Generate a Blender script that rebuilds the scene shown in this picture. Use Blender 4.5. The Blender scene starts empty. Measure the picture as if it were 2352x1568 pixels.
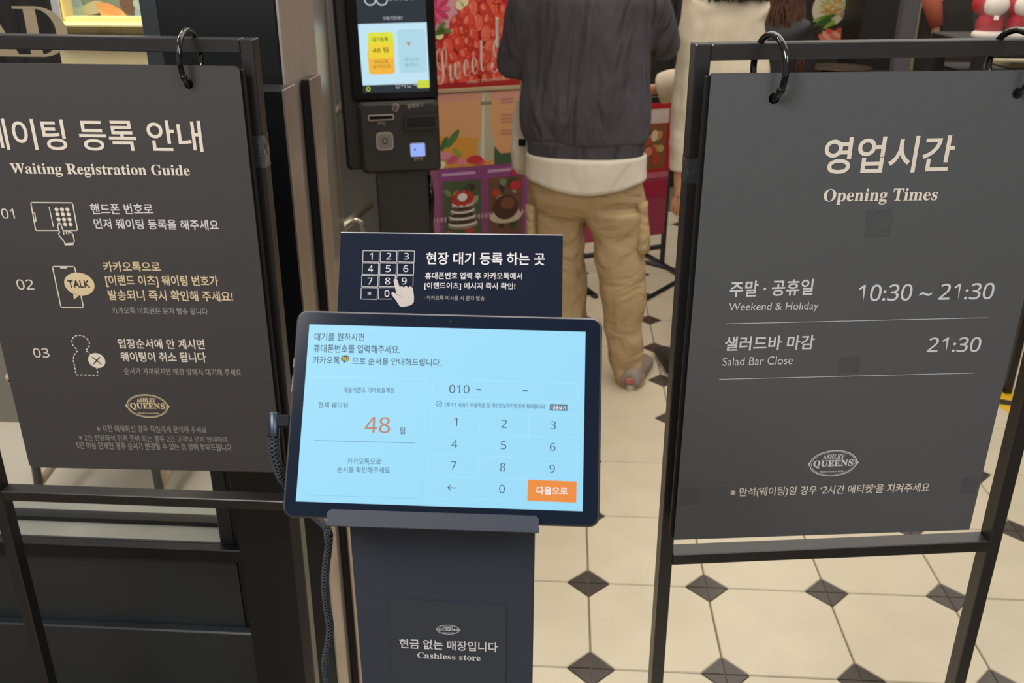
import bpy, bmesh, math, random
from mathutils import Vector as V, Matrix, noise
random.seed(7)
C = bpy.context.scene.collection
S = bpy.context.scene
R = math.radians

# ------------------------------------------------------------------ camera
FPX = 2083.4
PITCH, YAW, ROLL = R(23.604), R(3.198), R(.2295)
EYE = V((0, 0, 1.5933))
_f = V((-math.sin(YAW)*math.cos(PITCH), math.cos(YAW)*math.cos(PITCH), -math.sin(PITCH)))
_r0 = V((math.cos(YAW), math.sin(YAW), 0)); _u0 = _r0.cross(_f)
_r = _r0*math.cos(ROLL) + _u0*math.sin(ROLL)
_u = _u0*math.cos(ROLL) - _r0*math.sin(ROLL)
cd = bpy.data.cameras.new('camera'); cam = bpy.data.objects.new('camera', cd); C.objects.link(cam)
cam.matrix_world = Matrix((( _r.x, _u.x, -_f.x, EYE.x), (_r.y, _u.y, -_f.y, EYE.y), (_r.z, _u.z, -_f.z, EYE.z), (0, 0, 0, 1)))
cd.sensor_width = 36; cd.lens = FPX/2352*36; cd.clip_start = .02; cd.clip_end = 60
cd.dof.use_dof = True; cd.dof.focus_distance = .96
cd.dof.aperture_fstop = (cd.lens/1000)/.0026
S.camera = cam
# ------------------------------------------------------------------ world, lights, exposure
S.view_settings.view_transform = 'Standard'; S.view_settings.look = 'None'
S.view_settings.exposure = 0; S.view_settings.gamma = 1; S.view_settings.use_curve_mapping = False
w = bpy.data.worlds.new('world'); S.world = w; w.use_nodes = True
w.node_tree.nodes['Background'].inputs[0].default_value = (1, .95, .9, 1)
w.node_tree.nodes['Background'].inputs[1].default_value = .38
def area(name, loc, sx, sy, e, col=(1, .92, .81), tgt=None):
    l = bpy.data.lights.new(name, 'AREA'); l.shape = 'RECTANGLE'; l.size = sx; l.size_y = sy; l.energy = e; l.color = col
    o = bpy.data.objects.new(name, l); C.objects.link(o); o.location = loc
    if tgt: o.rotation_euler = (V(tgt)-V(loc)).to_track_quat('-Z', 'Y').to_euler()
    return o
area('store_ceiling_light', (1.2, 4.6, 3.3), 5.5, 4.5, 118)
area('entrance_ceiling_light', (.6, 1.9, 3.2), 3.0, 1.6, 30)
area('hall_ceiling_light', (-1.1, -.5, 2.9), .9, .9, 46, (1, .97, .94), (.0, 1.2, 1.0))
area('hall_ceiling_light_far', (1.3, -.9, 2.9), .9, .9, 20, (.95, .97, 1), (.4, 1.2, 1.0))
area('inner_room_light', (-1.75, 2.3, 2.7), 1.8, .4, 60, (1, .93, .82))
area('ledge_fill_light', (-1.5, 1.74, 2.45), 1.8, .1, 14, (1, .94, .86))  # added fill to brighten the ledges inside the window; no lamp is modelled there

# ------------------------------------------------------------------ pixel <-> world
def ray(px, py): return _f + _r*((px-1176)/FPX) - _u*((py-784)/FPX)
def atY(px, py, y): d = ray(px, py); return EYE + d*((y-EYE.y)/d.y)
def atZ(px, py, z=0): d = ray(px, py); return EYE + d*((z-EYE.z)/d.z)
def atX(px, py, x): d = ray(px, py); return EYE + d*((x-EYE.x)/d.x)
class Fr:                       # a board's own frame: u right, v up, n towards the viewer
    def __init__(s, O, yaw=0, lean=0, roll=0):
        yaw, lean, roll = R(yaw), R(lean), R(roll)
        u = V((math.cos(yaw), math.sin(yaw), 0)); n = V((math.sin(yaw), -math.cos(yaw), 0))
        v = V((0, 0, 1))*math.cos(lean) - n*math.sin(lean)
        s.u = u*math.cos(roll)+v*math.sin(roll); s.v = v*math.cos(roll)-u*math.sin(roll)
        s.n = s.u.cross(s.v); s.O = V(O)
    def p(s, a, b, c=0): return s.O + s.u*a + s.v*b + s.n*c
    def uv(s, px, py, c=0):
        d = ray(px, py); O = s.O + s.n*c; t = (O-EYE).dot(s.n)/d.dot(s.n); q = EYE+d*t-O
        return q.dot(s.u), q.dot(s.v)
WF = Fr((0, 0, 0)); 

# ------------------------------------------------------------------ materials
def lin(h):
    h = h.lstrip('#'); o = []
    for i in (0, 2, 4):
        c = int(h[i:i+2], 16)/255; o.append(c/12.92 if c <= .04045 else ((c+.055)/1.055)**2.4)
    return (*o, 1)
MATS = {}
def mat(name, col, rough=.5, metal=0, ior=1.5, emit=0, bump=0, bscale=200, var=0, vscale=5, coat=0, rnd=0, stretch=None, alpha=1, trans=0, col2=None, fold=None):
    if name in MATS: return MATS[name]
    m = bpy.data.materials.new(name); MATS[name] = m; m.use_nodes = True
    nt = m.node_tree; b = nt.nodes['Principled BSDF']; c = lin(col)
    b.inputs['Base Color'].default_value = c; b.inputs['Roughness'].default_value = rough
    b.inputs['Metallic'].default_value = metal; b.inputs['IOR'].default_value = ior
    b.inputs['Coat Weight'].default_value = coat; b.inputs['Alpha'].default_value = alpha
    b.inputs['Transmission Weight'].default_value = trans
    if emit: 
        b.inputs['Emission Color'].default_value = c; b.inputs['Emission Strength'].default_value = emit
        b.inputs['Base Color'].default_value = (0, 0, 0, 1)
    tc = None
    def coords():
        nonlocal tc
        if tc is None:
            t = nt.nodes.new('ShaderNodeTexCoord'); mp = nt.nodes.new('ShaderNodeMapping')
            if stretch: mp.inputs['Scale'].default_value = stretch
            nt.links.new(t.outputs['Object'], mp.inputs[0]); tc = mp.outputs[0]
        return tc
    last = None
    if var:
        n = nt.nodes.new('ShaderNodeTexNoise'); n.inputs['Scale'].default_value = vscale; n.inputs['Detail'].default_value = 6
        nt.links.new(coords(), n.inputs['Vector'])
        r = nt.nodes.new('ShaderNodeValToRGB'); d = lin(col2) if col2 else tuple(x*(1-var) for x in c[:3])+(1,)
        r.color_ramp.elements[0].position = .3; r.color_ramp.elements[0].color = d
        r.color_ramp.elements[1].position = .7; r.color_ramp.elements[1].color = c if col2 else tuple(min(1, x*(1+var)) for x in c[:3])+(1,)
        nt.links.new(n.outputs['Fac'], r.inputs[0]); last = r.outputs[0]
        nt.links.new(last, b.inputs['Base Color'])
    if rnd:
        oi = nt.nodes.new('ShaderNodeObjectInfo'); hs = nt.nodes.new('ShaderNodeHueSaturation')
        mr = nt.nodes.new('ShaderNodeMapRange'); mr.inputs[3].default_value = 1-rnd; mr.inputs[4].default_value = 1+rnd
        nt.links.new(oi.outputs['Random'], mr.inputs[0]); nt.links.new(mr.outputs[0], hs.inputs['Value'])
        hs.inputs['Color'].default_value = c
        if last: nt.links.new(last, hs.inputs['Color'])
        nt.links.new(hs.outputs[0], b.inputs['Base Color'])
    if bump:
        n = nt.nodes.new('ShaderNodeTexNoise'); n.inputs['Scale'].default_value = bscale; n.inputs['Detail'].default_value = 3
        nt.links.new(coords(), n.inputs['Vector'])
        bp = nt.nodes.new('ShaderNodeBump'); bp.inputs['Strength'].default_value = bump; bp.inputs['Distance'].default_value = .002
        nt.links.new(n.outputs['Fac'], bp.inputs['Height']); nt.links.new(bp.outputs[0], b.inputs['Normal'])
    if fold:
        t = nt.nodes.new('ShaderNodeTexCoord'); mp = nt.nodes.new('ShaderNodeMapping'); mp.inputs['Scale'].default_value = fold[1]
        n = nt.nodes.new('ShaderNodeTexNoise'); n.inputs['Scale'].default_value = 1; n.inputs['Detail'].default_value = 2.5; n.inputs['Distortion'].default_value = fold[2]
        nt.links.new(t.outputs['Object'], mp.inputs[0]); nt.links.new(mp.outputs[0], n.inputs['Vector'])
        b2_ = nt.nodes.new('ShaderNodeBump'); b2_.inputs['Strength'].default_value = 1; b2_.inputs['Distance'].default_value = fold[0]
        nt.links.new(n.outputs['Fac'], b2_.inputs['Height'])
        if bump: nt.links.new(bp.outputs[0], b2_.inputs['Normal'])
        nt.links.new(b2_.outputs[0], b.inputs['Normal'])
    return m
M = dict(
 tile=mat('cream marble tile', '#d2c7ad', .28, var=.05, vscale=7, bump=.02, bscale=30, rnd=.03),
 tdark=mat('dark brown tile inset', '#4a423c', .22, var=.12, vscale=25, rnd=.05),
 grout=mat('grout', '#6e6352', .8),
 frame=mat('black powder coated steel', '#1f1d1d', .34, ior=1.6, bump=.08, bscale=900),
 sheet=mat('matte black foam board', '#403d3c', .62, bump=.12, bscale=1400, var=.03, vscale=300),
 sheetr=mat('matte slate foam board', '#525355', .62, bump=.12, bscale=1400, var=.03, vscale=300),
 sheetedge=mat('black board edge', '#131211', .45),
 ink=mat('cream ink', '#e8dccb', .5), inkw=mat('pale grey ink', '#d8d5d6', .5), inkd=mat('dim grey ink', '#a09a95', .5),
 gold=mat('champagne ink', '#dfc9a2', .45), dark=mat('near black ink', '#26221f', .5),
 ring=mat('glossy black ring enamel', '#040303', .06, ior=1.6, coat=.4),
 hole=mat('punched hole', '#050505', .8),
 bezel=mat('tablet glass bezel', '#0b1729', .14, ior=1.35),
 tabside=mat('tablet aluminium rim', '#808084', .3, metal=1),
 slate=mat('dark slate powder coat', '#333945', .5, bump=.1, bscale=1500),
 card=mat('navy card', '#121a2c', .75, ior=1.25, bump=.05, bscale=1500),
 pcard=mat('charcoal label sheet', '#363a42', .5, bump=.08, bscale=1500),
 whiteedge=mat('white board core edge', '#d8d8d8', .5),
 scr=mat('tablet screen blue', '#98dcfa', emit=.95), scrl=mat('tablet screen line', '#86cdec', emit=1.0), scrh=mat('tablet screen pale line', '#a6e3fb', emit=1.0),
 sink=mat('screen black ink', '#0d2a3a', emit=1.0), sink2=mat('screen dark grey ink', '#2a4d62', emit=1.0), sor=mat('screen orange', '#e8862a', emit=1.0),
 sbr=mat('screen copper', '#b37450', emit=1.0), swh=mat('screen white', '#f6faff', emit=1.0), sbtn=mat('screen grey button', '#4b7287', emit=1.0), syel=mat('screen yellow', '#f2e34a', emit=1.0),
 plug=mat('plug metal', '#4e5863', .38, metal=1), rub=mat('black rubber', '#12151b', .65, ior=1.3), braid=mat('braided sleeve', '#30343c', .55),
 blackwall=mat('black lacquered panel', '#0f1114', .35, bump=.03, bscale=300, var=.06, vscale=4),
 blackwall2=mat('charcoal laminate panel', '#2d3135', .4, bump=.03, bscale=300, var=.06, vscale=3),
 metal=mat('brushed brown steel', '#b5aa9e', .38, metal=.55, bump=.15, bscale=40, stretch=(12, 12, .6), var=.06, vscale=3),
 chrome=mat('chrome', '#c9c4ba', .12, metal=1),
 grey=mat('grey stone ledge', '#8d8f86', .35, var=.12, vscale=6),
 innerfloor=mat('pale stone floor inside', '#b0ab9e', .22, var=.08, vscale=3),
 cream=mat('cream painted moulding', '#d8c98c', .4), ivory=mat('ivory panel', '#cbbf98', .5, var=.03, vscale=5),
 tape=mat('clear tape', '#3a3b3d', .12, ior=1.6, bump=.8, bscale=60), )

# ------------------------------------------------------------------ mesh builder
LOC = {}
class MB:
    def __init__(s): s.v = []; s.f = []; s.m = []; s.mats = []; s.sm = []
    def mi(s, m):
        if m not in s.mats: s.mats.append(m)
        return s.mats.index(m)
    def add(s, vs, fs, m=None, smooth=False):
        o = len(s.v); s.v += [V(x) for x in vs]; k = s.mi(m)
        for f in fs: s.f.append([i+o for i in f]); s.m.append(k); s.sm.append(smooth)
        return s
    def box(s, fr, a0, a1, b0, b1, c0, c1, m=None, bev=0):
        """box in frame coords; bev chamfers the edges of the outline"""
        if bev <= 0:
            vs = [fr.p(a, b, c) for c in (c0, c1) for a, b in ((a0, b0), (a1, b0), (a1, b1), (a0, b1))]
            return s.add(vs, [(3, 2, 1, 0), (4, 5, 6, 7), (0, 1, 5, 4), (1, 2, 6, 5), (2, 3, 7, 6), (3, 0, 4, 7)], m)
        e = bev
        def ring(k, c): 
            return [fr.p(a, b, c) for a, b in ((a0+e+k, b0+k), (a1-e-k, b0+k), (a1-k, b0+e+k), (a1-k, b1-e-k), (a1-e-k, b1-k), (a0+e+k, b1-k), (a0+k, b1-e-k), (a0+k, b0+e+k))]
        rs = [ring(e, c0), ring(0, c0+e), ring(0, c1-e), ring(e, c1)]
        return s.loftr(rs, m, False)
    def loftr(s, rs, m=None, smooth=True, cap=True):
        n = len(rs[0]); vs = [p for r in rs for p in r]; fs = []
        for i in range(len(rs)-1):
            for j in range(n):
                k = (j+1) % n; fs.append((i*n+j, i*n+k, (i+1)*n+k, (i+1)*n+j))
        if cap: fs.append(tuple(range(n-1, -1, -1))); fs.append(tuple((len(rs)-1)*n+j for j in range(n)))
        return s.add(vs, fs, m, smooth)
    def quad(s, pts, m=None): return s.add(pts, [tuple(range(len(pts)))], m)
    def poly(s, fr, pts, c, m=None, th=0):
        if th == 0: return s.add([fr.p(a, b, c) for a, b in pts], [tuple(range(len(pts)))], m)
        n = len(pts); vs = [fr.p(a, b, c) for a, b in pts]+[fr.p(a, b, c-th) for a, b in pts]
        return s.add(vs, [tuple(range(n)), tuple(range(2*n-1, n-1, -1))]+[(i, n+i, n+(i+1) % n, (i+1) % n) for i in range(n)], m)
    def tube(s, pts, r, seg=10, m=None, closed=False, smooth=True):
        pts = [V(p) for p in pts]; n = len(pts); rs = []
        rr = r if isinstance(r, (list, tuple)) else [r]*n
        t0 = (pts[1]-pts[0]).normalized(); ref = V((0, 0, 1)) if abs(t0.z) < .9 else V((1, 0, 0))
        nx = t0.cross(ref).normalized()
        for i, p in enumerate(pts):
            if closed: t = (pts[(i+1) % n]-pts[i-1]).normalized()
            else: t = (pts[min(i+1, n-1)]-pts[max(i-1, 0)]).normalized()
            nx = (nx-t*nx.dot(t)).normalized(); ny = t.cross(nx)
            q = rr[i]; qa, qb = q if isinstance(q, tuple) else (q, q)
            rs.append([p+nx*qa*math.cos(2*math.pi*k/seg)+ny*qb*math.sin(2*math.pi*k/seg) for k in range(seg)])
        if closed:
            vs = [p for r_ in rs for p in r_]
            fs = [(i*seg+j, i*seg+(j+1) % seg, ((i+1) % n)*seg+(j+1) % seg, ((i+1) % n)*seg+j) for i in range(n) for j in range(seg)]
            return s.add(vs, fs, m, smooth)
        return s.loftr(rs, m, smooth)
    def ell(s, c, rx, ry, rz, m=None, seg=16, rings=10, rot=None):
        c = V(c); vs = []; fs = []
        for i in range(rings+1):
            t = math.pi*i/rings
            for j in range(seg):
                p = 2*math.pi*j/seg; q = V((rx*math.sin(t)*math.cos(p), ry*math.sin(t)*math.sin(p), rz*math.cos(t)))
                if rot: q.rotate(rot)
                vs.append(c+q)
        for i in range(rings):
            for j in range(seg): fs.append((i*seg+j, (i+1)*seg+j, (i+1)*seg+(j+1) % seg, i*seg+(j+1) % seg))
        return s.add(vs, fs, m, True)
    def disc(s, fr, a, b, ra, rb, c, m=None, n=24, rot=0, th=0):
        cr, sr = math.cos(rot), math.sin(rot); pts = []
        for k in range(n):
            x, y = ra*math.cos(2*math.pi*k/n), rb*math.sin(2*math.pi*k/n); pts.append((a+x*cr-y*sr, b+x*sr+y*cr))
        return s.poly(fr, pts, c, m, th)
    def annulus(s, fr, a, b, ra, rb, wa, c, m=None, n=40, wb=None):
        wb = wa if wb is None else wb; vs = []
        for k in range(n):
            t = 2*math.pi*k/n; vs += [fr.p(a+ra*math.cos(t), b+rb*math.sin(t), c), fr.p(a+(ra-wa)*math.cos(t), b+(rb-wb)*math.sin(t), c)]
        return s.add(vs, [(2*k, (2*k+2) % (2*n), (2*k+3) % (2*n), 2*k+1) for k in range(n)], m)
    def stroke(s, fr, pts, w, c, m=None, closed=False, dash=None):
        pts = [V((a, b)) for a, b in pts]
        if closed: pts = pts+[pts[0]]
        if dash:
            L = 0; out = []
            for i in range(len(pts)-1):
                A, B = pts[i], pts[i+1]; l = (B-A).length; d = (B-A)/max(l, 1e-9)
                for k in range(int(L/dash)-1, int((L+l)/dash)+2):
                    x0_, x1_ = max(0, k*dash-L), min(l, k*dash+dash*.6-L)
                    if x1_-x0_ > 1e-5: out.append((A+d*x0_, A+d*x1_))
                L += l
            segs = out
        else: segs = [(pts[i], pts[i+1]) for i in range(len(pts)-1)]
        for A, B in segs:
            d = B-A
            if d.length < 1e-7: continue
            d = d.normalized()*w/2; n = V((-d.y, d.x)); A2 = A-(d*.8 if not dash else d*0); B2 = B+(d*.8 if not dash else d*0)
            s.add([fr.p(*(A2-n), c), fr.p(*(B2-n), c), fr.p(*(B2+n), c), fr.p(*(A2+n), c)], [(0, 1, 2, 3)], m)
        return s
    def build(s, name, material=None, parent=None, smooth_all=None):
        me = bpy.data.meshes.new(name)
        ctr = sum((x for x in s.v), V((0, 0, 0)))/max(1, len(s.v))
        me.from_pydata([x-ctr for x in s.v], [], s.f)
        for m in s.mats: me.materials.append(m or material)
        me.polygons.foreach_set('material_index', s.m); me.polygons.foreach_set('use_smooth', s.sm if smooth_all is None else [smooth_all]*len(s.f))
        me.update()
        o = bpy.data.objects.new(name, me); C.objects.link(o); o.location = ctr
        LOC[o.name] = ctr
        if parent: par(o, parent)
        return o
def par(o, p):
    o.parent = p; o.matrix_parent_inverse = Matrix.Translation(-LOC[p.name])
def thing(name, loc, label, cat, group=None, kind=None):
    o = bpy.data.objects.new(name, None); C.objects.link(o); o.location = loc; LOC[o.name] = V(loc); o.empty_display_size = .05
    return tag(o, label, cat, group, kind)
def tag(o, label=None, cat=None, group=None, kind=None):
    if label: o['label'] = label
    if cat: o['category'] = cat
    if group: o['group'] = group
    if kind: o['kind'] = kind
    return o
def struct(o): o['kind'] = 'structure'; return o
def bevel(o, w, seg=2):
    m = o.modifiers.new('bevel', 'BEVEL'); m.width = w; m.segments = seg; m.limit_method = 'ANGLE'; m.angle_limit = R(40); return o

# ------------------------------------------------------------------ lettering
_tc = {}; _to = None
DIG = {str(i): chr(0x1D7E2+i) for i in range(10)}
def glyphs(s, off=0, res=3, space=1.0):
    s = ''.join(DIG.get(c, c) for c in s)
    if off > .016: off = .016
    k = (s, off, res, space)
    if k in _tc: return _tc[k]
    global _to
    if _to is None:
        _to = bpy.data.objects.new('lettering', bpy.data.curves.new('lettering', 'FONT'))
    c = _to.data; c.body = s; c.resolution_u = res; c.offset = off; c.space_character = space
    m = bpy.data.meshes.new_from_object(_to)
    vs = [(v.co.x, v.co.y) for v in m.vertices]; fs = [tuple(p.vertices) for p in m.polygons]
    bpy.data.meshes.remove(m)
    _tc[k] = (vs, fs); return _tc[k]
def put(mb, fr, s, A, B, h, c, m, off=0, res=3, space=1.0):
    """glyph box of s fitted from local point A to B with height h"""
    vs, fs = glyphs(s, off, res, space)
    if not vs: return
    x0, x1 = min(v[0] for v in vs), max(v[0] for v in vs); y0, y1 = min(v[1] for v in vs), max(v[1] for v in vs)
    A, B = V(A), V(B); d = (B-A)/(x1-x0); up = V((-d.y, d.x)).normalized()*(h/(y1-y0))
    mb.add([fr.p(*(A+d*(x-x0)+up*(y-y0)), c) for x, y in vs], fs, m)
def text(fr, parent, s, BL, BR, ytop, m, bold=.012, c=.0006, res=5, name='lettering'):
    A, B = fr.uv(*BL, c), fr.uv(*BR, c); T = fr.uv(BL[0], ytop, c)
    mb = MB(); put(mb, fr, s, A, B, T[1]-A[1], c, m, bold, res)
    return mb.build(name, m, parent)
BOLD = {}
for i, ch in enumerate('ABCDEFGHIJKLMNOPQRSTUVWXYZ'): BOLD[ch] = chr(0x1D400+i)
for i, ch in enumerate('abcdefghijklmnopqrstuvwxyz'): BOLD[ch] = chr(0x1D41A+i)
def serif(s): return ''.join(BOLD.get(c, c) for c in s)
def logo(fr, parent, cx, cy, hw, hh, m, c=.0006):
    mb = MB(); mb.annulus(fr, cx, cy, hw*.93, hh, hw*.035, c, m)
    mb.annulus(fr, cx, cy, hw*.86, hh*.9, hw*.018, c, m)
    for sg in (-1, 1): mb.poly(fr, [(cx+sg*hw*.91, cy+hh*.2), (cx+sg*hw*1.0, cy), (cx+sg*hw*.91, cy-hh*.2)][::sg], c, m)
    put(mb, fr, serif('ASHLEY'), (cx-hw*.44, cy+hh*.32), (cx+hw*.40, cy+hh*.32), hh*.36, c, m, .02)
    put(mb, fr, serif('QUEENS'), (cx-hw*.78, cy-hh*.34), (cx+hw*.78, cy-hh*.34), hh*.60, c, m, .03)
    put(mb, fr, serif('World Gourmet Buffet'), (cx-hw*.48, cy-hh*.68), (cx+hw*.48, cy-hh*.68), hh*.14, c, m, .0)
    return mb.build('logo_print', m, parent)

# ------------------------------------------------------------------ floor (real tiles with clipped dark corners)
T = .32; OX, OY = .3081*T, 6.2938*T
fl = MB(); fl.box(WF, -6, 8, -.05, -.004, -12, 3, M['grout'])
floor = struct(fl.build('floor', M['grout']))
def tile_mesh():
    mb = MB(); g = .0016; h = T/2-g; k = .174*T; e = .002; z = 0
    def P(x, y, z): return (x, y, z)
    octo = [(-h+k, -h), (h-k, -h), (h, -h+k), (h, h-k), (h-k, h), (-h+k, h), (-h, h-k), (-h, -h+k)]
    inn = [(x*(1-e/h), y*(1-e/h)) for x, y in octo]
    vs = [P(x, y, z) for x, y in inn]+[P(x, y, z-.0035) for x, y in octo]
    mb.add(vs, [tuple(range(8))]+[(i, 8+i, 8+(i+1) % 8, (i+1) % 8) for i in range(8)], M['tile'])
    for sx, sy in ((1, 1), (-1, 1), (-1, -1), (1, -1)):
        kk = k-.0022
        tri = [(sx*(h-kk), sy*h), (sx*h, sy*h), (sx*h, sy*(h-kk))]
        if sx*sy > 0: tri = tri[::-1]
        mb.add([P(x, y, -.0006) for x, y in tri]+[P(x, y, -.0035) for x, y in tri], [(0, 1, 2), (0, 3, 4, 1), (1, 4, 5, 2), (2, 5, 3, 0)], M['tdark'])
    me = bpy.data.meshes.new('floor_tile'); me.from_pydata(mb.v, [], mb.f)
    for m in mb.mats: me.materials.append(m)
    me.polygons.foreach_set('material_index', mb.m); me.update(); return me
tme = tile_mesh()
cells = [(i, j) for i in range(-5, 11) for j in range(-6, 12)]
def dist(c): return math.hypot((c[0]+.5)*T+OX, (c[1]+.5)*T+OY)
inview = []
for i, j in cells:
    x, y = OX+(i+.5)*T, OY+(j+.5)*T
    if y < -.1 or (x < -.42 and y < 2.4) : continue
    d = V((x, y, 0))-EYE; z = d.dot(_f); px = 1176+FPX*d.dot(_r)/z
    if z < .3 or px > 2352+260 or px < 480: continue
    inview.append((i, j, x, y))
for i, j, x, y in inview[:299]:
    o = bpy.data.objects.new('floor_tile', tme); C.objects.link(o); o.location = (x, y, 0); LOC[o.name] = V((x, y, 0)); par(o, floor)
print('tiles', len(inview))

# ------------------------------------------------------------------ back walls of the store
bw = MB(); bw.box(WF, -3.2, 6.5, 0, 3.0, -6.6, -6.5, None)
struct(bw.build('wall_back', mat('dark store wall', '#1f1b19', .5)))
rw = MB(); rw.box(WF, 6.4, 6.5, 0, 3, -6.5, 2, None); struct(rw.build('wall_right', mat('warm store wall', '#8d8272', .6)))

# ------------------------------------------------------------------ left partition: black wall, window, pillar
YP = 1.50
xo = atY(447, 625, YP).x; zo = atY(300, 1240, YP).z; xc = atY(641, 100, YP).x
wl = MB()
wl.box(WF, -3.2, xo, 0, zo, -(YP+.12), -YP, M['blackwall2'])           # low wall under the window
wall_left = struct(wl.build('wall_left', M['blackwall2']))
pz = MB(); ybk = atX(712, 0, xc).y
pz.box(WF, xo, xc, 0, 2.9, -ybk, -YP, M['blackwall'], .003); pz.build('pillar', M['blackwall'], wall_left)
ms = MB(); ms.box(WF, xc, xc+.004, 0, 2.9, -ybk, -(YP+.002), M['metal']); o = ms.build('metal_side_panel', M['metal'], wall_left)
tag(o, 'brushed brown steel side of the pillar')
E0, E1 = V((xc-.03, ybk+.002, 0)), atY(768, 200, 3.9)
swf = Fr((E0.x, E0.y, 0)); swf.u = V((E1.x-E0.x, E1.y-E0.y, 0)).normalized(); swf.v = V((0, 0, 1)); swf.n = swf.u.cross(swf.v)
sws = MB(); L_ = V((E1.x-E0.x, E1.y-E0.y)).length
sws.box(swf, 0, L_, 0, 2.9, -.04, 0, mat('satin steel cladding', '#b5aa9c', .3, metal=.7, var=.1, vscale=1.5)); struct(sws.build('wall_steel', None))
# raised plinth panel low on the wall
q = atY(600, 1455, YP-.02); pl = MB(); pl.box(WF, -3.2, q.x, 0, q.z, -YP, -(YP-.022), M['blackwall2'], .003); pl.build('plinth_panel', M['blackwall2'], wall_left)
q0, q1 = atY(300, 1248, YP-.01), atY(565, 1292, YP-.02)
sf = MB(); sf.box(WF, -3.2, q1.x, q1.z, zo, -YP, -(YP-.022), M['blackwall'], .002); sf.build('sill_front', M['blackwall'], wall_left)
# window: stile, ledges, rail, pane, letters
win = MB(); xs = xo-atY(420, 625, YP).x
win.box(WF, xo-.030, xo, zo, 2.9, -(YP+.10), -(YP+.004), M['blackwall2'], .002)
win.box(WF, -3.2, xo, 2.5, 2.56, -(YP+.10), -(YP+.004), M['blackwall2'], .002)
window = struct(win.build('window_1', M['blackwall2']))
y2 = atZ(300, 1204, zo).y; y3 = atZ(300, 1186, zo+.0).y; y4 = atZ(300, 1150, zo).y
lg = MB(); lg.box(WF, -3.2, xo-.03, zo-.03, zo+.001, -y2, -(YP+.004), M['grey']); lg.build('window_sill', M['grey'], window)
lg = MB(); lg.box(WF, -3.2, xo-.03, zo-.03, zo+.012, -(y2+.028), -y2, M['blackwall']); lg.build('bottom_rail', M['blackwall'], window)
lg = MB(); lg.box(WF, -3.2, xo-.03, zo-.05, zo, -(y4), -(y2+.028), M['grey']); lg.v = [v+V((0, 0, .003)) for v in lg.v]; lg.build('inner_ledge', M['grey'], window)
glass = bpy.data.materials.new('window glass'); glass.use_nodes = True
nt = glass.node_tree; nt.nodes.remove(nt.nodes['Principled BSDF'])
tr = nt.nodes.new('ShaderNodeBsdfTransparent'); gl = nt.nodes.new('ShaderNodeBsdfGlossy'); gl.inputs['Roughness'].default_value = .02
mx = nt.nodes.new('ShaderNodeMixShader'); fz = nt.nodes.new('ShaderNodeFresnel'); fz.inputs[0].default_value = 1.45
geo = nt.nodes.new('ShaderNodeNewGeometry'); inv = nt.nodes.new('ShaderNodeMath'); inv.operation = 'SUBTRACT'; inv.inputs[0].default_value = 1; nt.links.new(geo.outputs['Backfacing'], inv.inputs[1])
mul = nt.nodes.new('ShaderNodeMath'); mul.operation = 'MULTIPLY'; nt.links.new(fz.outputs[0], mul.inputs[0]); nt.links.new(inv.outputs[0], mul.inputs[1])
nt.links.new(mul.outputs[0], mx.inputs[0]); nt.links.new(tr.outputs[0], mx.inputs[1]); nt.links.new(gl.outputs[0], mx.inputs[2]); nt.links.new(mx.outputs[0], nt.nodes['Material Output'].inputs[0])
pn = MB(); pn.box(WF, -3.2, xo-.028, zo+.001, 2.5, -(YP+.068), -(YP+.062), glass); pane = pn.build('pane', glass, window)
gf = Fr((0, YP+.061, 0))
def gp(px, py): return gf.uv(px, py)
lm = mat('champagne window lettering', '#9b8b70', .45)
dl = MB(); a0, b0 = gp(84, 130); top = gp(60, 14)[1]; H = top-b0
st = .046*H/.16
_k = [0]
def rect(a, b, c_, d): _k[0] += .0003; dl.poly(gf, [(a, b), (c_, b), (c_, d), (a, d)], _k[0], lm)
def lx(px, py): return gp(px, py)[0]
sa = lx(92, 128)-.31*0
sx0 = lx(52, 22); sx1 = lx(80, 22)
rect(sx0, b0, sx1, top); rect(sx0-.018, top-H*.055, sx1, top); rect(sx0-.018, b0, sx1, b0+H*.045)
n = 28; cxd = sx1-.001; RO = lx(158, 85)-cxd
ov = []; 
for k in range(n+1):
    t = -math.pi/2+math.pi*k/n; ov.append((cxd+RO*math.cos(t), b0+H/2+H/2*math.sin(t))); ov.append((cxd+(RO*.62)*math.cos(t), b0+H/2+(H/2-H*.05)*math.sin(t)))
dl.add([gf.p(a, b, .0014) for a, b in ov], [(2*k, 2*k+2, 2*k+3, 2*k+1) for k in range(n)], lm)
dl.build('lettering', lm, pane)
al = MB(); a1 = lx(30, 88); ab = lx(8, 130); 
xr = lx(52, 126); al.poly(gf, [(xr-.042, b0), (xr-.004, b0), (xr-.044, top+.004), (xr-.080, top+.004)], 0, lm)
al.poly(gf, [(xr-.075, b0), (xr+.014, b0), (xr+.014, b0+H*.045), (xr-.075, b0+H*.045)], 0.0004, lm)
al.poly(gf, [(xr-.165, b0), (xr-.155, b0), (xr-.062, top), (xr-.072, top)], 0.0008, lm)
al.poly(gf, [(xr-.135, b0+H*.33), (xr-.05, b0+H*.33), (xr-.052, b0+H*.38), (xr-.130, b0+H*.38)], 0.0012, lm)
al.build('lettering', lm, pane)

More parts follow.
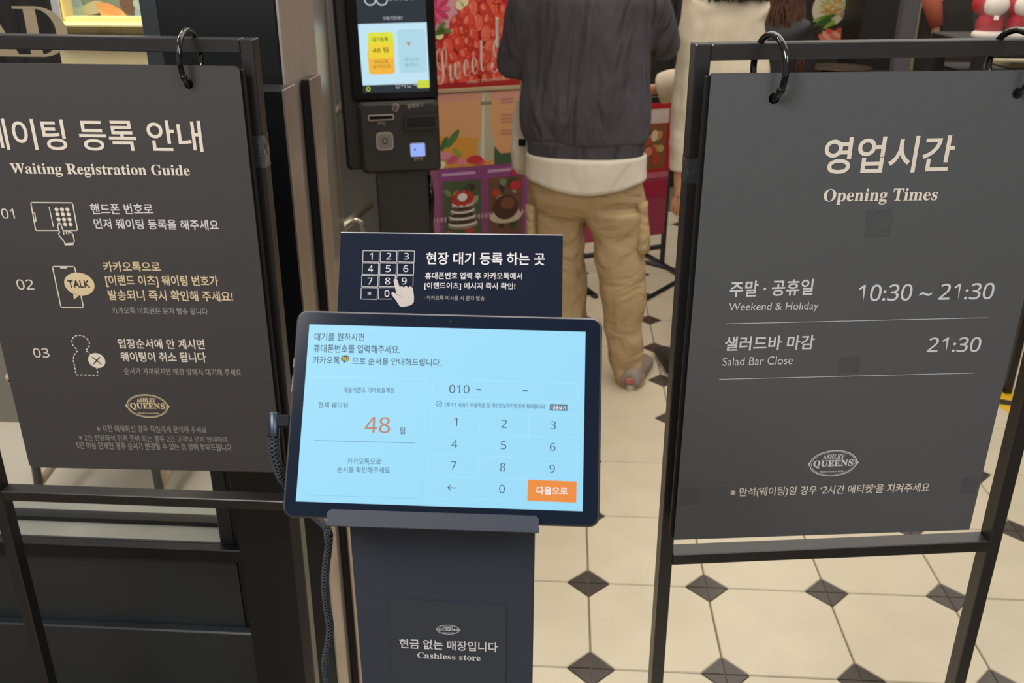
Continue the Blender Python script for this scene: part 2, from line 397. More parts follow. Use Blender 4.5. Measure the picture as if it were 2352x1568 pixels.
# inside room behind the window
fi = MB(); fi.box(WF, -3.2, xo-.08, -.004, .012, -4.2, -(YP+.3), M['innerfloor']); fi = struct(fi.build('floor_inside', M['innerfloor'])); fi.name = 'floor_inner'
YI = 2.75
gz = atY(250, 147, YI).z
b_ = MB(); b_.box(WF, -3.2, -.78, .012, .40, -(YI+.15), -(YI+.02), None); struct(b_.build('wall_inner', mat('grey painted wall', '#7c7a72', .5)))
cab_x0, cab_x1 = atY(125, 100, YI).x, -1.0
cnt = thing('cream_counter', (cab_x0+.3, YI+.1, .4), 'cream panelled counter with stepped moulding behind the window glass', 'counter')
m_ = MB(); m_.box(WF, cab_x0, cab_x1, .40, atY(250, 90, YI).z, -(YI+.3), -YI, M['ivory'], .003); m_.build('panel', M['ivory'], cnt)
z = atY(250, 90, YI).z; zt = atY(250, 53, YI).z; hs = [0, .14, .3, .42, .62, .8, 1]; dp = [.0, .012, .018, .012, .02, .034]
for k in range(6):
    m_ = MB(); m_.box(WF, cab_x0, cab_x1, z+(zt-z)*hs[k], z+(zt-z)*hs[k+1]-.0005, -(YI+.3), -(YI-dp[k]), M['cream'], .002); m_.build('moulding', M['cream'], cnt)
pic = thing('framed_picture', ((cab_x0+cab_x1)/2, YI+.14, zt), 'blurred still-life picture in a cream frame standing on the counter', 'picture')
fx = atY(160, 20, YI+.1).x
m_ = MB(); m_.box(WF, cab_x0, fx, zt, zt+.5, -(YI+.16), -(YI+.06), M['cream'], .004); m_.box(WF, fx, cab_x1, zt, zt+.012, -(YI+.16), -(YI+.06), M['cream']); m_.box(WF, fx, cab_x1, zt+.46, zt+.5, -(YI+.16), -(YI+.06), M['cream']); m_.build('frame', M['cream'], pic)
pf = Fr((0, YI+.12, 0))
m_ = MB(); m_.box(pf, fx, cab_x1, zt+.012, zt+.46, -.02, 0, mat('picture grey green', '#6d7868', .25)); 
cols = ['#8fa59a', '#37332c', '#c08a54', '#5c4638', '#7d97a0', '#a5a07c', '#d09a5e', '#2c3030']
for k, (px, py, rx, ry, ci, ro) in enumerate([(182, 30, 20, 24, 0, .2), (175, 6, 14, 10, 4, 0), (225, 42, 26, 14, 1, 0), (215, 18, 30, 14, 5, .3), (262, 36, 36, 22, 6, -.5), (250, 20, 30, 12, 2, -.3), (300, 14, 26, 18, 3, -.4), (330, 34, 20, 24, 4, .2), (320, 8, 14, 14, 0, .6), (345, 10, 8, 20, 7, 0)]):
    a, b = pf.uv(px, py); m_.disc(pf, a, b, rx*.0013, ry*.0013, .0004*(k+1), mat('picture tone %d' % ci, cols[ci], .4), rot=ro)
m_.build('print', None, pic)
dc = MB()
dcx = atY(118, 60, 1.95).x
for k in range(12):
    x = dcx-.055*k; dc.tube([(x-.03, 1.95+.012*(k % 2), 1.27), (x-.03, 1.95+.012*(k % 2), 2.4)], (.034, .034), 10, None)
tag(dc.build('dark_curtain', mat('black curtain cloth', '#141210', .8, bump=.3, bscale=150)), 'black pleated curtain hanging inside the window at far left', 'curtain')
# dining chair inside
wood = mat('pale oak', '#b3a183', .45); dkm = mat('dark steel leg', '#2a2c30', .35)
cx, cy = atZ(300, 1100, .012).x, 2.62
cy = 2.42; ch = thing('dining_chair', (cx, cy, .012), 'chair with dark steel legs and pale stretchers seen through the low window', 'chair')
for sx in (-1, 1):
    for sy in (-1, 1):
        m_ = MB(); m_.tube([(cx+sx*.19, cy+sy*.18, .012), (cx+sx*.17, cy+sy*.16, .44)], .013, 8, dkm); m_.build('leg', dkm, ch)
    m_ = MB(); m_.tube([(cx+sx*.185, cy-.175, .10), (cx+sx*.185, cy+.175, .16)], .012, 8, wood); m_.build('stretcher', wood, ch)
m_ = MB(); m_.box(Fr((cx, cy, .44)), -.2, .2, 0, .04, -.2, .2, wood, .012); m_.build('seat', wood, ch)
m_ = MB(); m_.box(Fr((cx, cy+.19, .55)), -.19, .19, 0, .3, -.012, .012, wood, .01); m_.build('backrest', wood, ch)

# gate boards beside the pillar
estrip = mat('bronze steel edge', '#a39588', .3, metal=.6, bump=.1, bscale=30, stretch=(10, 10, .5), var=.18, vscale=2)
def gate(y0, px, py, pxb, lab, wdt):
    p = atY(px, py, y0); x = p.x; th = atX(pxb, py, x).y-y0
    g = thing('gate_panel', (x-.1, y0+.05, 0), lab, 'panel')
    m_ = MB(); m_.box(WF, x-wdt, x-.002, 0.0, p.z, -(y0+th), -y0, M['blackwall'], .0015); m_.build('board', M['blackwall'], g)
    m_ = MB(); m_.box(WF, x-.0035, x, 0.0, p.z+.001, -(y0+th), -(y0-.001), estrip, .0006); m_.build('edge_strip', estrip, g)
    return x, p.z
gate(1.385, 652, 208, 680, 'tall black board with brown steel edge standing right behind the left sign', .17)
gate(ybk-.13, 714, 183, 737, 'narrow black board with steel edge standing against the pillar, farther back', .018)

# ------------------------------------------------------------------ sign stands
def stand(O, yaw, roll, W, H, lab, tape_u, mirror):
    fr = Fr(O, yaw, 0, roll); w_ = .0185; d = .026; g0 = fr.O.z
    low = -fr.O.z/fr.v.z
    t = thing('sign_stand', fr.p(W/2, low+.0, -.01), lab, 'sign stand')
    for a in (0, W-w_):
        m_ = MB(); m_.box(fr, a, a+w_, low+.012, H, -d, 0, M['frame'], .0012); m_.build('post', M['frame'], t)
        f2 = Fr(fr.p(a+w_/2, 0, -d/2), yaw); m_ = MB(); m_.box(f2, -w_/2, w_/2, -f2.O.z+.0005, -f2.O.z+.019, -.11, .12, M['frame'], .0012); m_.build('foot', M['frame'], t)
    for b in (H-w_, -w_): 
        m_ = MB(); m_.box(fr, w_, W-w_, b, b+w_, -d, 0, M['frame'], .0012); m_.build('crossbar', M['frame'], t)
    for (u0, b0_, b1_) in tape_u:
        m_ = MB(); e = .0006; n_ = 5
        for (c0, c1, a0_, a1_) in ((e, e, -e, w_+e),):
            vs = []; fs = []
            for i in range(n_+1):
                bb = b0_+(b1_-b0_)*i/n_; j = lambda: random.uniform(0, .0007)
                vs += [fr.p(u0-e-j(), bb, -d*.9), fr.p(u0-e-j(), bb, e+j()), fr.p(u0+w_*.5, bb, e+j()), fr.p(u0+w_+e+j(), bb, e+j()), fr.p(u0+w_+e+j(), bb, -d*.9)]
            for i in range(n_):
                for k in range(4): fs.append((i*5+k, i*5+k+1, i*5+k+6, i*5+k+5))
            m_.add(vs, fs, M['tape'])
        tag(m_.build('tape', M['tape'], t), 'crinkled clear tape round the post')
    return t, fr
RO_ = EYE+(V((.1527, 1.0716, .7981))-EYE)*1.015
rt, RF = stand(RO_, 6.55, .69, .5075, .705, 'black square-tube sign stand on the right over the tiled floor', [(0, .545, .575)], False)
LO_ = EYE+(V((-.9057, 1.1881, .7872))-EYE)*1.04
lt, LF = stand(LO_, .72, -.5, .52, .727, 'black square-tube sign stand at the left in front of the window', [(.52-.0185, .555, .60)], True)

def board(fr, Wd, Hd, lab, mtl, holes, back, r=.007):
    t = thing('hanging_sign', fr.p(Wd/2, 0, 0), lab, 'sign')
    m_ = MB(); n = 5; pts = []
    for (cx_, cy_, a0_) in ((Wd-r, r, -90), (Wd-r, Hd-r, 0), (r, Hd-r, 90), (r, r, 180)):
        for k in range(n+1): a_ = R(a0_+90*k/n); pts.append((cx_+r*math.cos(a_), cy_+r*math.sin(a_)))
    # front with round holes: bmesh triangulation through a grid-free fill
    bm = bmesh.new(); loops = [pts]
    for (ha, hb) in holes: loops.append([(ha+.0062*math.cos(2*math.pi*k/20), hb+.0062*math.sin(2*math.pi*k/20)) for k in range(20)])
    es = []; 
    for L in loops:
        vs = [bm.verts.new((a, b, 0)) for a, b in L]
        for i in range(len(vs)): es.append(bm.edges.new((vs[i], vs[(i+1) % len(vs)])))
    bmesh.ops.triangle_fill(bm, edges=es, use_beauty=True); bm.normal_update()
    th = .0045
    vv = [fr.p(v.co.x, v.co.y, 0) for v in bm.verts]; bm.verts.index_update()
    ff = [tuple(v.index for v in f.verts) if f.normal.z > 0 else tuple(v.index for v in reversed(f.verts)) for f in bm.faces]
    k0 = len(vv); m_.add(vv, ff, mtl); m_.add([p-fr.n*th for p in vv], [tuple(reversed(f)) for f in ff], M['sheetedge']); bm.free()
    o0 = 0
    for L in loops:
        n_ = len(L); sg = 1
        m_.add([fr.p(a, b, 0) for a, b in L]+[fr.p(a, b, -th) for a, b in L], [(i, n_+i, n_+(i+1) % n_, (i+1) % n_) for i in range(n_)], M['sheetedge'])
    m_.build('board', mtl, t)
    m_ = MB(); m_.box(fr, back[0], Wd+back[1], back[2], Hd-.003+back[2], -th-.0075, -th-.0006-.001, M['sheetedge'], .0006)
    m_.build('backing_board', M['sheetedge'], t)
    return t
# right sheet
RB = Fr((.1671, 1.0548, .8377), 6.13, 0, .48); RW, RH = .42, .6251
h1 = RB.uv(1778, 226); h2 = RB.uv(2337, 214)
rs = board(RB, RW, RH, 'slate hanging sign with opening times and 10:30 ~ 21:30', M['sheetr'], [h1], (-.0045, -.006, .0), .001)
# left sheet
LO2 = EYE+(V((-.8668, 1.2427, .7997))-EYE)*.97
LB = Fr(LO2, 1.96, 0, -.3); LW, LH = .4074, .6241
h3 = LB.uv(433, 193)
ls = board(LB, LW, LH, 'charcoal hanging sign with waiting registration guide in three steps', M['sheet'], [h3], (.004, .0045, -.002))

def ring(fr, hole, top_b, psi, lab, rad):
    """split ring through the punched hole and round the top bar"""
    ux = fr.u*math.sin(psi)+fr.n*math.cos(psi)          # in-plane 'front' direction
    bc = hole[1]+rad*.86
    ctr = fr.p(hole[0], bc, 0)-ux*(rad*.48)
    t = thing('binder_ring', ctr, lab, 'ring', 'glossy rings holding the hanging signs')
    m_ = MB(); m_.tube([ctr+ux*rad*math.cos(2*math.pi*k/56)+fr.v*rad*math.sin(2*math.pi*k/56) for k in range(56)], .0038, 12, M['ring'], closed=True); m_.build('hoop', M['ring'], t)
    m_ = MB()
    for a in (-.55, -.62): 
        p = ctr+ux*rad*math.cos(a)+fr.v*rad*math.sin(a); d = (-ux*math.sin(a)+fr.v*math.cos(a))
        m_.tube([p-d*.0022, p-d*.0012, p+d*.0012, p+d*.0022], [.0039, .0046, .0046, .0039], 12, M['ring'])
    m_.build('hinge', M['ring'], t)
ring(RB, h1, 0, R(12), 'glossy black ring at the left hole of the opening times sign', .036)
ring(RB, h2, 0, R(12), 'glossy black ring at the right edge of the opening times sign', .036)
ring(LB, h3, 0, R(-3), 'glossy black ring on the waiting guide sign', .036)
hm = MB(); hm.disc(RB, h2[0], h2[1], .0062, .0062, .0004, M['hole'], 20); hm.build('punched_hole', M['hole'], rs)

# ---- print on the right sheet
I, W_, D_ = M['ink'], M['inkw'], M['inkd']
rl = [('영업시간', (1887, 400), (2183, 394), 316, I, .022), (serif('Opening Times'), (1889, 471), (2150, 468), 434, I, .004),
 ('주말 · 공휴일', (1675, 683), (1866, 677), 646, W_, .03), ('10:30 ~ 21:30', (1968, 692), (2279, 687), 654, W_, .008),
 ('Weekend & Holiday', (1673, 719), (1878, 716), 696, W_, -.004), ('샐러드바 마감', (1663, 806), (1868, 802), 773, W_, .03),
 ('21:30', (2128, 809), (2249, 808), 775, W_, .008), ('Salad Bar Close', (1659, 840), (1820, 836), 821, W_, -.004),
 ("※ 만석(웨이팅)일 경우 ‘2시간 에티켓’을 지켜주세요", (1676, 1144), (2132, 1132), 1120, I, .008)]
for s_, a, b, t_, m_, bo in rl: text(RB, rs, s_, a, b, t_, m_, bo)
for (p, q) in (((1666, 743), (2266, 729)), ((1652, 870.6), (2236, 856))):
    m_ = MB(); m_.stroke(RB, [RB.uv(*p), RB.uv(*q)], .0007, .0006, W_); m_.build('rule_line', W_, rs)
def logo_px(fr, par_, x0, y0, x1, y1, m):
    a0_, _ = fr.uv(x0, (y0+y1)/2); a1_, _ = fr.uv(x1, (y0+y1)/2); c_, b1_ = fr.uv((x0+x1)/2, y0); _, b0_ = fr.uv((x0+x1)/2, y1)
    logo(fr, par_, (a0_+a1_)/2, (b0_+b1_)/2, (a1_-a0_)/2, (b1_-b0_)/2, m)
logo_px(RB, rs, 1855, 1033, 1972, 1093, M['inkw'])
stain = mat('tape residue', '#4d4e50', .45, bump=.5, bscale=120)
for (x0, y0, x1, y1) in ((1922, 818, 1972, 858), (1985, 480, 2045, 545), (2155, 645, 2200, 690), (1560, 1120, 1605, 1160), (2205, 1095, 2240, 1135)):
    A = [RB.uv(x, y) for x, y in ((x0, y1), (x1, y1-3), (x1+6, y0), (x0+6, y0+3))]
    m_ = MB(); m_.poly(RB, A, .0002, stain); m_.build('tape_mark', stain, rs)
# ---- print on the left sheet
G = M['gold']
ll = [('웨이팅 등록 안내', (-34, 343), (468, 349), 272, I, .012), (serif('Waiting Registration Guide'), (28, 405), (438, 410), 374, I, .004),
 ('01', (6, 502), (35, 502), 479, I, 0), ('핸드폰 번호로', (210, 492), (353, 492), 467.5, W_, .03), ('먼저 웨이팅 등록을 해주세요', (217.7, 525.5), (503.4, 529), 501.5, W_, .03),
 ('02', (41, 664.6), (79.6, 665), 641.6, I, 0), ('카카오톡으로', (239, 623.5), (370, 624), 600.5, G, .022), ('[이랜드 이츠] 웨이팅 번호가', (245, 659), (503, 661), 631, G, .022),
 ('발송되니 즉시 확인해 주세요!', (250.7, 689), (536, 693), 664.5, G, .022), ('카카오톡 비회원은 문자 발송 됩니다', (259, 720.5), (478, 723), 705, D_, .008),
 ('03', (79, 820.7), (115, 820.7), 799.7, I, 0), ('입장순서에 안 계시면', (273, 800), (471, 802), 777.5, I, .025), ('웨이팅이 취소 됩니다', (279.4, 830.5), (474.5, 832), 807.5, I, .025),
 ('순서가 가까워지면 매장 앞에서 대기해 주세요', (286, 859.5), (555, 863), 844, D_, .008),
 ('※ 사전 예약하신 경우 직원에게 문의해 주세요', (224, 991.5), (475.7, 994.6), 976, D_, .0), ('※ 2인 전용좌석 먼저 준비 되는 경우 2인 고객님 먼저 안내하며', (183, 1011.5), (523, 1017), 997, D_, .0),
 ('5인 이상 단체인 경우 순서가 변경될 수 있는 점 양해 부탁드립니다', (177, 1030.5), (533, 1036), 1014, D_, .004)]
for s_, a, b, t_, m_, bo in ll: text(LB, ls, s_, a, b, t_, m_, bo)
logo_px(LB, ls, 288, 905, 390, 958.5, G)
def U(fr, k, off=(0, 0)): return lambda x, y: fr.uv(off[0]+x/k, off[1]+y/k)
z1 = U(LB, 2.94); z2 = U(LB, 2.6129, (0, 500)); SW = .0016
m_ = MB(); m_.stroke(LB, [z1(*p) for p in ((210, 1372), (216, 1366), (484, 1368), (492, 1376), (524, 1548), (518, 1557), (250, 1557), (242, 1550))], SW, .0006, I, True)
m_.stroke(LB, [z1(333, 1397), z1(362, 1530)], SW*.8, .0006, I); m_.stroke(LB, [z1(228, 1435), z1(236, 1440), z1(244, 1488), z1(240, 1494)], SW, .0006, I)
for r_, (x0, y) in enumerate(((383, 1413), (390, 1446), (397, 1480), (404, 1514))):
    for k in range(3):
        a, b = z1(x0+37*k, y); m_.disc(LB, a, b, .0029, .0029, .0006, I, 16)
hand = [(405, 1568), (392, 1530), (394, 1512), (406, 1508), (416, 1520), (430, 1560), (448, 1556), (462, 1562), (480, 1566), (494, 1580), (505, 1625), (498, 1650), (497, 1642), (440, 1645), (436, 1628), (402, 1590), (398, 1572)]
hp = [z1(*p) for p in hand]; m_.poly(LB, [z1(*p) for p in hand[:15]+hand[15:]][::-1], .0008, M['sheet']); m_.stroke(LB, hp, SW, .0010, I, True)
for (p, q) in (((430, 1560), (434, 1580)), ((448, 1558), (452, 1578)), ((464, 1562), (468, 1580))): m_.stroke(LB, [z1(*p), z1(*q)], SW*.8, .0010, I)
m_.stroke(LB, [z1(*p) for p in ((440, 1645), (442, 1652), (499, 1650), (497, 1640))], SW, .0010, I); m_.build('icon_print', I, ls)
m_ = MB(); m_.stroke(LB, [z2(*p) for p in ((317, 298), (324, 291), (442, 292), (450, 299), (501, 530), (495, 539), (374, 538), (366, 530))], SW, .0006, I, True)
m_.poly(LB, [z2(*p) for p in ((358, 292), (406, 292), (404, 303), (364, 303))], .0006, I)
a, b = z2(478, 397); ra = z2(568, 397)[0]-a; rb = z2(478, 327)[1]-b
m_.disc(LB, a, b, ra, rb, .0008, G, 32); m_.poly(LB, [z2(*p) for p in ((440, 450), (445, 490), (480, 462))], .0008, G)
m_.build('icon_print', I, ls); text(LB, ls, 'TALK', (158, 660.5), (207.8, 660.5), 643.5, M['dark'], .035, .0010)
m_ = MB(); a, b = z2(485, 750); rr = z2(537, 750)[0]-a
circ = [(a+rr*math.cos(R(t)), b+rr*.95*math.sin(R(t))) for t in range(-62, 243, 8)]
m_.stroke(LB, circ, SW, .0006, I, dash=.0062)
m_.stroke(LB, [z2(*p) for p in ((466, 797), (446, 822), (440, 850), (447, 880), (458, 941), (590, 943), (582, 900))], SW, .0006, I, dash=.0062)
m_.stroke(LB, [z2(*p) for p in ((520, 797), (545, 820))], SW, .0006, I, dash=.0062)
a, b = z2(582, 855); rr = z2(633, 855)[0]-a; m_.disc(LB, a, b, rr, rr*.96, .0008, I, 32)
for sg in (-1, 1): m_.stroke(LB, [(a-rr*.42, b-sg*rr*.42), (a+rr*.42, b+sg*rr*.42)], SW, .0010, M['dark'])
m_.build('icon_print', I, ls)

# ------------------------------------------------------------------ tablet stand, tablet, card
TB = Fr((-.2111, .5807, 1.1848), 1.38, 33.77, -.56); TW, TH = .2465, .1647
def rrect(x0, y0, x1, y1, r, n=6):
    P_ = []
    for (cx_, cy_, a0_) in ((x1-r, y0+r, -90), (x1-r, y1-r, 0), (x0+r, y1-r, 90), (x0+r, y0+r, 180)):
        for k in range(n+1): a_ = R(a0_+90*k/n); P_.append((cx_+r*math.cos(a_), cy_+r*math.sin(a_)))
    return P_
tb = thing('tablet', TB.p(TW/2, 0, -.004), 'black-bezelled tablet with a pale blue number pad screen', 'tablet')
m_ = MB(); rs_ = []
for (ins, c) in ((.0022, -.0075), (.0005, -.006), (0, -.003), (0, -.001), (.0006, 0)):
    rs_.append([TB.p(a, b, c) for a, b in rrect(ins, ins, TW-ins, TH-ins, .0085-ins)])
m_.loftr(rs_, M['tabside'], True); m_.build('body', M['tabside'], tb)
m_ = MB(); m_.poly(TB, rrect(.0016, .0016, TW-.0016, TH-.0016, .0072), .0003, M['bezel'], .0003); m_.build('bezel', M['bezel'], tb)
m_ = MB(); A = [TB.uv(*p) for p in ((680, 1151), (1338, 1174), (1345, 762), (711, 745))]; m_.poly(TB, A, .0006, M['scr']); screen = m_.build('screen', M['scr'], tb)
m_ = MB(); 
for (b0_, b1_) in ((.118, .126), (.098, .112)): m_.box(TB, -.0009, .0004, b0_, b1_, -.0055, -.0025, M['tabside'], .0003)
m_.build('side_button', M['tabside'], tb)
m_ = MB(); a, b = TB.uv(1035, 738); m_.disc(TB, a, b, .0012, .0012, .0005, M['hole'], 14); m_.build('camera_dot', M['hole'], tb)
K1, K2 = M['sink'], M['sink2']; CS = .0009
zz = lambda x, y: (640+x/3.0947, 840+y/3.0947)
def st(s_, x0, y0, x1, y1, yt, m, bo=.004): text(TB, screen, s_, zz(x0, y0), zz(x1, y1), 840+yt/3.0947, m, bo, CS)
for s_, a, b, t_ in (('대기를 원하시면', (722, 782), (836, 783), 764), ('휴대폰번호를 입력해주세요.', (720, 809), (918, 812), 790), ('카카오톡', (718, 835), (780, 836), 817.5), ('으로 순서를 안내해드립니다.', (808.5, 837), (1012.5, 841), 820)):
    text(TB, screen, s_, a, b, t_, K1, .006, CS)
m_ = MB(); a, b = TB.uv(793.5, 823.5); m_.disc(TB, a, b, .0034, .0027, CS, K1, 24); m_.poly(TB, [(a-.0018, b-.001), (a-.0012, b-.0042), (a+.0006, b-.002)], CS, K1); m_.build('icon_print', K1, screen)
text(TB, screen, 'TALK', (786, 828), (801, 828), 819.5, M['syel'], .04, CS+.0003)
st('애슐리퀸즈 이마트월계점', 460, 191, 820, 194, 150, K2); st('현재 웨이팅', 280, 300, 490, 303, 255, K2)
st('48', 610, 475, 790, 478, 362, M['sbr'], .0); st('팀', 862, 484, 897, 484, 437, K1)
st('카카오톡으로', 487, 700, 727, 702, 655, K2, 0); st('순서를 확인해주세요', 415, 759, 790, 764, 714, K2, 0)
st('010', 1212, 193, 1355, 196, 134, K1, -.004)
st('[필수]', 1182, 290, 1257, 292, 257, K2); st('서비스 이용약관 및 개인정보처리방침에 동의합니다.', 1275, 295, 1898, 306, 261, K2)
for s_, x0, y0, x1, yt in (('1', 1246, 428, 1268, 370), ('2', 1583, 440, 1622, 382), ('3', 1932, 450, 1970, 393), ('4', 1228, 582, 1270, 525), ('5', 1578, 592, 1617, 535), ('6', 1928, 603, 1967, 547), ('7', 1222, 735, 1262, 678), ('8', 1573, 748, 1610, 690), ('9', 1925, 758, 1963, 702), ('0', 1567, 903, 1607, 845)):
    st(s_, x0, y0, x1, y0+1, yt, K1, -.006)
def sk(pts, w_, m, closed=False, nm='screen_line'):
    m_ = MB(); m_.stroke(TB, [TB.uv(*zz(*p)) for p in pts], w_, CS, m, closed); return m_.build(nm, m, screen)
sk([(1203, 865), (1265, 868)], .0006, K1, nm='arrow_print'); sk([(1222, 848), (1203, 865), (1222, 882)], .0006, K1, nm='arrow_print')
sk([(1410, 169), (1437, 170)], .0009, K1); sk([(1740, 178), (1766, 179)], .0009, K1); sk([(260, 530), (970, 548)], .0003, M['sink2'])
sk([(240, 82), (250, 77), (1040, 94), (1056, 112), (1020, 915), (1000, 938)], .0005, M['scrh']); sk([(1056, 112), (1020, 915), (1000, 940), (200, 918), (184, 905)], .0006, M['scrl'])
sk([(1100, 112), (1118, 98), (2110, 124), (2130, 145), (2126, 245), (2105, 262), (1110, 236), (1094, 215)], .0004, M['scrh'], True)
for (p, q) in (((1087, 325), (2124, 355)), ((1083, 476), (2120, 510)), ((1074, 631), (2115, 664)), ((1066, 785), (1770, 806)), ((1058, 938), (1765, 962)), ((1087, 325), (1058, 940)), ((1434, 335), (1408, 950)), ((1780, 346), (1766, 958)), ((2124, 355), (2116, 820))):
    sk([p, q], .0003, M['scrh'])
m_ = MB(); a, b = TB.uv(*zz(1141, 271)); m_.annulus(TB, a, b, .0024, .0024, .0004, CS, K2, 24); m_.stroke(TB, [(a-.001, b), (a-.0002, b-.0008), (a+.0016, b+.0014)], .0004, CS+.0002, K2); m_.build('icon_print', K2, screen)
m_ = MB(); m_.poly(TB, [TB.uv(*zz(*p)) for p in ((1926, 318), (2052, 321), (2053, 275), (1928, 272))], CS, M['sbtn']); m_.build('button', M['sbtn'], screen)
text(TB, screen, '내용보기', zz(1942, 311), zz(2040, 313), 840+282/3.0947, M['swh'], .02, CS+.0003)
m_ = MB(); m_.poly(TB, [TB.uv(*zz(*p)) for p in ((1765, 958), (2115, 972), (2118, 822), (1770, 808))], CS, M['sor']); m_.build('button', M['sor'], screen)
text(TB, screen, '다음으로', zz(1833, 912), zz(2053, 917), 840+857/3.0947, M['swh'], .03, CS+.0003)

# stand of the tablet
ts_y = .615
PF = Fr((0, ts_y, 0), 1.38)
pa0 = PF.uv(802, 1205)[0]; pa1 = PF.uv(1229, 1215)[0]; ptop = PF.uv(1000, 1180)[1]
tst = thing('tablet_stand', PF.p((pa0+pa1)/2, 0, -.03), 'dark slate floor stand with flat post holding the tablet', 'stand')
m_ = MB(); m_.box(PF, pa0, pa1, .012, ptop, -.045, 0, M['slate'], .0015); m_.build('post', M['slate'], tst)
m_ = MB(); m_.box(PF, pa0-.06, pa1+.06, .0005, .0115, -.22, .10, M['slate'], .003); m_.build('base_plate', M['slate'], tst)
la0 = TB.uv(755, 1180)[0]; la1 = TB.uv(1239, 1200)[0]
m_ = MB(); m_.box(TB, la0, la1, -.0055, -.0012, -.012, .0058, M['slate'], .0008); m_.build('tray', M['slate'], tst)
m_ = MB(); m_.poly(TB, [(la0, -.005), (la1-.0005, -.005), (la1-.0005, .0052), (la1-.003, .0075), (la0+.003, .0075), (la0, .0052)], .0062, M['slate'], .0022); m_.build('front_lip', M['slate'], tst)
m_ = MB(); m_.box(TB, .045, TW-.045, .004, .13, -.016, -.0085, M['slate'], .001); m_.build('back_plate', M['slate'], tst)
# label sheet on the post
pc = thing('label_sheet', PF.p((pa0+pa1)/2, .9, .001), 'charcoal cashless store notice stuck on the tablet post', 'notice')
q = [PF.uv(891, 1374), PF.uv(1163, 1389)]; q.append((q[1][0]-.0005, q[1][1]-.135)); q.append((q[0][0], q[0][1]-.135))
m_ = MB(); m_.poly(PF, q[::-1], .0008, M['pcard'], .0006); m_.build('sheet', M['pcard'], pc)
z3 = lambda x, y: (660+x/3.675, 1180+y/3.675)
text(PF, pc, '현금 없는 매장입니다', z3(948, 1132), z3(1775, 1167), 1180+1050/3.675, M['inkw'], .02, .0012)
text(PF, pc, serif('Cashless store'), z3(1098, 1215), z3(1630, 1240), 1180+1166/3.675, M['inkw'], .004, .0012)
logo(PF, pc, PF.uv(*z3(1358, 968))[0], PF.uv(*z3(1358, 968))[1], .0107, .0052, M['inkw'], .0012)
# instruction card behind the tablet
CB = Fr(EYE+(V((-.178, .6687, 1.3238))-EYE)*1.035, -.25, 27.5, .47)
cdn = thing('instruction_card', CB.p(.09, -.05, 0), 'navy instruction card with white keypad drawing standing behind the tablet', 'sign card')
m_ = MB(); cq = [CB.uv(783, 534.5), CB.uv(1293, 540.5)]; bl = CB.uv(775, 712); br = CB.uv(1291, 723)
dl_ = V(bl)-V(cq[0]); dr_ = V(br)-V(cq[1]); k = 1.75
pts = [tuple(V(cq[0])+dl_*k), tuple(V(cq[1])+dr_*k), cq[1], cq[0]]
m_.poly(CB, pts, 0, M['card'], .002); m_.build('card', M['card'], cdn)
m_ = MB(); m_.poly(CB, [cq[0], cq[1], (cq[1][0], cq[1][1]+.0006), (cq[0][0], cq[0][1]+.0006)], 0, M['whiteedge'], .002); tag(m_.build('top_edge', M['whiteedge'], cdn), 'white cut edge of the card')
z4 = lambda x, y: (600+x/2.868, 520+y/2.868)
def ct(s_, x0, y0, x1, y1, yt, m, bo=.015): text(CB, cdn, s_, z4(x0, y0), z4(x1, y1), 520+yt/2.868, m, bo, .0006)
ct('현장 대기 등록 하는 곳', 1085, 250, 1868, 256, 168, W_, .015); ct('휴대폰번호 입력 후 카카오톡에서', 1080, 346, 1718, 349, 300, W_, .01)
ct('[이랜드이츠] 메시지 즉시 확인!', 1075, 415, 1673, 420, 367, W_, .01); ct('· 카카오톡 미사용 시 문자 발송', 1073, 485, 1470, 488, 455, D_, 0)
keys = [['1', '2', '3'], ['4', '5', '6'], ['7', '8', '9'], ['*', '0', '']]
m_ = MB()
for r_ in range(4):
    for c_ in range(3):
        x0 = 672-4*r_+115.5*c_; x1 = x0+107; y0 = 160+81.5*r_; y1 = y0+74
        if r_ == 3 and c_ == 2: continue
        if r_ == 2 and c_ == 2: pp = [(x0, y1-55), (x0, y0+1), (x1, y0+1), (x1-2, y1-6)]; cl = False
        elif r_ == 3 and c_ == 1: pp = [(x1-5, y0), (x0, y0), (x0-2, y1), (x1-22, y1)]; cl = False
        elif r_ == 2 and c_ == 1: pp = [(x1-4, y1-58), (x1, y0), (x0, y0), (x0-2, y1), (x1-6, y1)]; cl = False
        else: pp = [(x0, y0), (x1, y0+2), (x1-2, y1+2), (x0-2, y1)]; cl = True
        m_.stroke(CB, [CB.uv(*z4(*p)) for p in pp], .0004, .0006, W_, cl)
        ch_ = keys[r_][c_]; cx_ = (x0+x1)/2; w_ = {'1': 9, '*': 12}.get(ch_, 16); hh = 12 if ch_ == '*' else 22; cy_ = (y0+y1)/2
        if r_ == 2 and c_ == 2: cx_ -= 6
        if ch_: 
            A = CB.uv(*z4(cx_-w_, cy_+hh)); B = CB.uv(*z4(cx_+w_, cy_+hh)); Tt = CB.uv(*z4(cx_, cy_-hh)); put(m_, CB, ch_, A, B, Tt[1]-A[1], .0006, W_, 0)
m_.build('keypad_print', W_, cdn)
hp = [(873, 357), (877, 347), (886, 343), (895, 348), (900, 358), (913, 402), (922, 394), (932, 395), (940, 405), (948, 394), (960, 393), (968, 404), (978, 396), (992, 397), (1001, 410), (1008, 465), (1006, 500), (990, 518), (935, 532), (915, 527), (892, 492), (862, 452), (858, 440), (866, 431), (878, 436), (893, 452)]
m_ = MB(); hl = [CB.uv(*z4(*p)) for p in hp][::-1]
